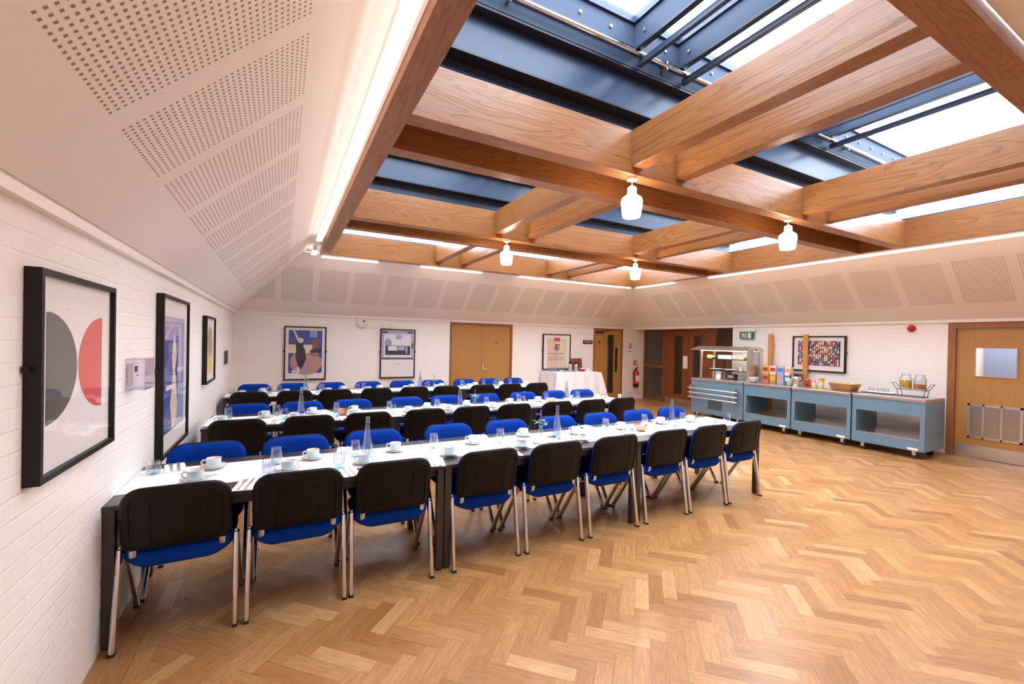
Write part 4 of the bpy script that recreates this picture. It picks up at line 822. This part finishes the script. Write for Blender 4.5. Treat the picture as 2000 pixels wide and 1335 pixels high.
for k, yy in enumerate((6.35, 6.02)):
    t = thing('serving_plate', 'white plate on the lower glass shelf of the food display, %s of two' % ('left','right')[k], 'plate', (8.6, yy, 1.0735)); MB().lathe([(0,.004),(.07,.003),(.075,0),(.11,.012),(.14,.022),(.138,.025),(.075,.010),(0,.009)], 28).build('plate_dish', MCHINA, t, 50)
t = thing('mug', 'tall white mug on the lower glass shelf of the food display', 'mug', (8.58, 5.74, 1.0735)); MB().lathe([(0,.001),(.038,0),(.04,.005),(.04,.10),(.036,.10),(.036,.008),(0,.006)], 24).build('mug_body', MCHINA, t, 50)
bowl(8.60, 5.62, 1.0735, .06, .07, MCHINA, 'round white bowl on the lower glass shelf of the food display')
t = thing('food_pan', 'steel food pan standing in the display at its left end', 'pan', (8.62, 6.28, WZ)); MB().lathe([(0,.001),(.10,0),(.115,.02),(.12,.15),(.13,.155),(.128,.158),(.115,.155),(.11,.02),(0,.008)], 28).build('pan_body', MSS, t, 50)
box_(8.60, 5.95, WZ, .14, .16, .12, MTLEG, 'dark jar rack standing in the display right of the steel pan', 'jar_rack', 'rack', m2=MSS)
# counter top goods, far to near
bowl(8.42, 5.36, WZ, .095, .105, MCHINA, 'large white china bowl on the third counter beside the cereal boxes', cW)
grp = 'cereal boxes and snack packets on the third counter'
lst = [(8.78,5.32,0,.10,.13,cPk,cR,'pink and red','bottom left'),(8.78,5.17,0,.10,.12,cO,cY,'amber and yellow','bottom second from left'),(8.78,5.02,0,.10,.13,cLB,cPk,'pale blue','bottom middle'),(8.78,4.88,0,.10,.11,cG,cW,'teal','bottom second from right'),(8.78,4.74,0,.10,.13,cW,cR,'white and red','bottom right'),
       (8.78,5.32,1,.10,.13,cY,cR,'yellow','top left'),(8.78,5.17,1,.10,.12,cW,cR,'white','top second from left'),(8.78,5.02,1,.10,.13,cLB,cB,'pale and dark blue','top middle'),(8.78,4.88,1,.10,.11,cW,cO,'white and orange','top second from right')]
for x, y_, l, w, d, m, m2, nm, pos in lst: box_(x, y_, WZ+l*.171, w, d, .17, m, '%s cereal box on the third counter, %s of the stack' % (nm, pos), 'cereal_box', 'box', grp, m2)
box_(8.78, 4.74, WZ+.171, .12, .20, .05, cR, 'flat brown-red packet on top of the right end of the cereal boxes', 'snack_packet', 'packet', grp, cPk)
t = thing('glass_jar', 'pale green lidded jar left of the steel coffee flask', 'jar', (8.50, 4.70, WZ)); MB().lathe([(0,.001),(.045,0),(.05,.01),(.05,.09),(.04,.105),(0,.105)], 24).build('jar_body', P('pale_green_contents', (.45,.50,.36), .3), t, 50); MB().lathe([(0,.106),(.044,.106),(.044,.125),(0,.127)], 24).build('lid', MPLW, t, 50)
flask(8.42, 4.545, WZ, 'tall steel coffee flask with black lid and handle on the serving counters', r=.058, hh=.19, rz=-pi/2, hs=1.2)
for k, (y_, w) in enumerate(((4.47,.09),(4.38,.09))): 
    t = thing('snack_bag', 'pink foil snack bag beside the steel flask, %s of two' % ('left','right')[k], 'bag', (8.66, y_, WZ), 0, 'pink snack bags')
    MB().pad(rrect(.085,.15,.015), .025, .025, lambda a, c, hh: (hh, a, .076+c), rings=((0,1),(.5,.9),(.8,.55),(.95,.15),(1,.05))).build('bag_body', cPk if k else cR, t, 50)
for k, (y_, l) in enumerate(((4.29,0),(4.17,0),(4.17,1))):
    nm = ('left','bottom of the stacked pair','top of the stacked pair')[k]
    t = thing('paper_cup', 'yellow and white paper tub on the second counter, '+nm, 'tub', (8.52, y_, WZ+l*.092), 0, 'yellow tubs on the counter'); MB().lathe([(0,.001),(.036,0),(.036,.045)], 24).build('tub_base', cY, t, 50); MB().lathe([(.0362,.0455),(.042,.085),(.042,.090),(0,.090)], 24).build('tub_body', cW if k != 2 else cO, t, 50)
t = thing('bread_basket', 'shallow brown wicker basket of bread on the second counter', 'basket', (8.62, 3.86, WZ))
vs = []; fs = []; n_ = 40; ol = rrect(.29, .40, .08)
for sc, zz in ((.80,0),(.9,.03),(1,.085),(1.06,.115),(1.02,.118),(.93,.085),(.82,.02),(.74,.014)):
    for a, c in ol: vs.append((a*sc, c*sc, zz + (.012 if zz > .1 and abs(c) > .2 else 0)))
n_ = len(ol)
for i in range(7):
    for k in range(n_): a=i*n_+k; c=i*n_+(k+1)%n_; fs.append((a,c,c+n_,a+n_))
fs += [tuple(range(n_-1,-1,-1)), tuple(range(7*n_,8*n_))]
MB().add(vs, fs).build('basket_weave', MWICK, t, 50)
MLOAF = P('bread_roll_crust', (.72,.50,.25), .7, nz=.15, sc=30)
for k, (dx, dy) in enumerate(((-.05,-.105),(.05,-.10),(-.05,.0),(.05,.01),(-.04,.11),(.05,.11))):
    tag(MB().lathe([(0,.0),(.03,.002),(.045,.02),(.042,.045),(.025,.062),(0,.066)], 18).build('bread_roll', MLOAF, None, 60, loc=(8.62+dx, 3.86+dy, WZ+.0155+.045)), 'bread roll in the wicker basket, %s' % ('front near end','back near end','front middle','back middle','front far end','back far end')[k], 'bread', 'bread rolls in the wicker basket')
t = thing('serving_tray', 'long white rectangular plate on the nearest counter', 'plate', (8.66, 3.385, WZ))
vs = []; fs = []; ol = rrect(.20, .46, .02, n=3); n_ = len(ol)
for sc, zz in ((.8,0),(.96,.012),(1,.020),(.985,.021),(.93,.013),(.78,.006)):
    for a, c in ol: vs.append((a*sc, c*sc, zz))
for i in range(5):
    for k in range(n_): a=i*n_+k; c=i*n_+(k+1)%n_; fs.append((a,c,c+n_,a+n_))
fs += [tuple(range(n_-1,-1,-1)), tuple(range(5*n_,6*n_))]
MB().add(vs, fs).build('plate_dish', MCHINA, t, 50)
for k, yy in enumerate((3.56, 3.45, 3.36)):
    place(gl2, (8.84, yy, WZ), 0, 'short glass tumbler behind the long white plate, %s of three' % ('left','middle','right')[k], 'tumblers on the nearest counter')
# drinks dispenser: stand and two jars
t = thing('dispenser_stand', 'black wire stand holding two glass drink jars', 'stand', (8.62, 2.945, WZ)); b = MB(); r_ = .004
for s in (-1, 1):
    for xx in (-.07, .07): b.tube([(xx, s*.15, r_), (xx, s*.17, .10), (xx, s*.235, .20)], r_, n=6); 
    b.tube([(-.07,s*.235,.20),(.07,s*.235,.20)], r_, n=6).tube([(-.07,s*.172,.104),(.07,s*.172,.104)], r_, n=6).tube([(-.09,s*.15,r_),(.09,s*.15,r_)], r_, n=6)
for xx in (-.07, .07): b.tube([(xx,-.172,.104),(xx,.172,.104)], r_, n=6)
for xx in (-.09, .09): b.tube([(xx,-.15,r_),(xx,.15,r_)], r_, n=6)
b.build('wire_frame', MBLK, t, 60)
for s, mj, lv, nm in ((1, MORJ, .135, 'orange juice'), (-1, MAPJ, .085, 'amber juice')):
    t = thing('drink_dispenser', 'glass jar dispenser of %s on the black wire stand' % nm, 'dispenser', (8.62, 2.945+s*.085, WZ+.110), 0, 'glass drink dispensers')
    MB().lathe([(0,.001),(.066,0),(.075,.012),(.075,.165),(.060,.195),(.055,.20),(.058,.235),(.052,.235),(.050,.20),(.056,.192),(.0715,.163),(.0715,.014),(0,.006)], 28).build('jar_body', MGLS, t, 60)
    MB().lathe([(0,.0075),(.0700,.0125),(.0700,lv),(0,lv)], 28).build('juice', mj, t, 50)
    MB().tube([(-.076,0,.045),(-.105,0,.045)], .008, n=8).lathe([(0,0),(.012,0),(.012,.03),(0,.03)], 12, c=(-.105,0,.035)).box(-.112,-.098,-.022,.022,.066,.072).build('tap', MBRZ, t, 50)
# tall orange pine posts standing behind the counters against the wall
for k, (yy, z0, z1) in enumerate(((5.44, .0, 1.88), (4.75, .0, 1.865))):
    tag(MB().box(9.075, 9.105, yy-.045, yy+.045, z0, z1).build('wooden_post', MPIN, bev=.003), 'upright orange wooden post behind the counters, %s' % ('left of the slanted-patch print' if k == 0 else 'in front of the slanted-patch print'), 'post', 'upright posts behind the counters')
# power socket on the wall seen under the counters
t = thing('wall_socket', 'black socket on the wall seen through the third counter opening', 'socket', (XR-.001, 5.0, .42)); MB().box(-.03, 0, -.06, .06, -.05, .05).build('socket_plate', MBLK, t, bev=.003)
t = thing('wall_socket', 'pale trunking plate on the wall seen through the nearest counter opening', 'socket', (XR-.001, 3.0, .38)); MB().box(-.02, 0, -.16, .16, -.04, .04).build('socket_plate', MPLW, t, bev=.003)
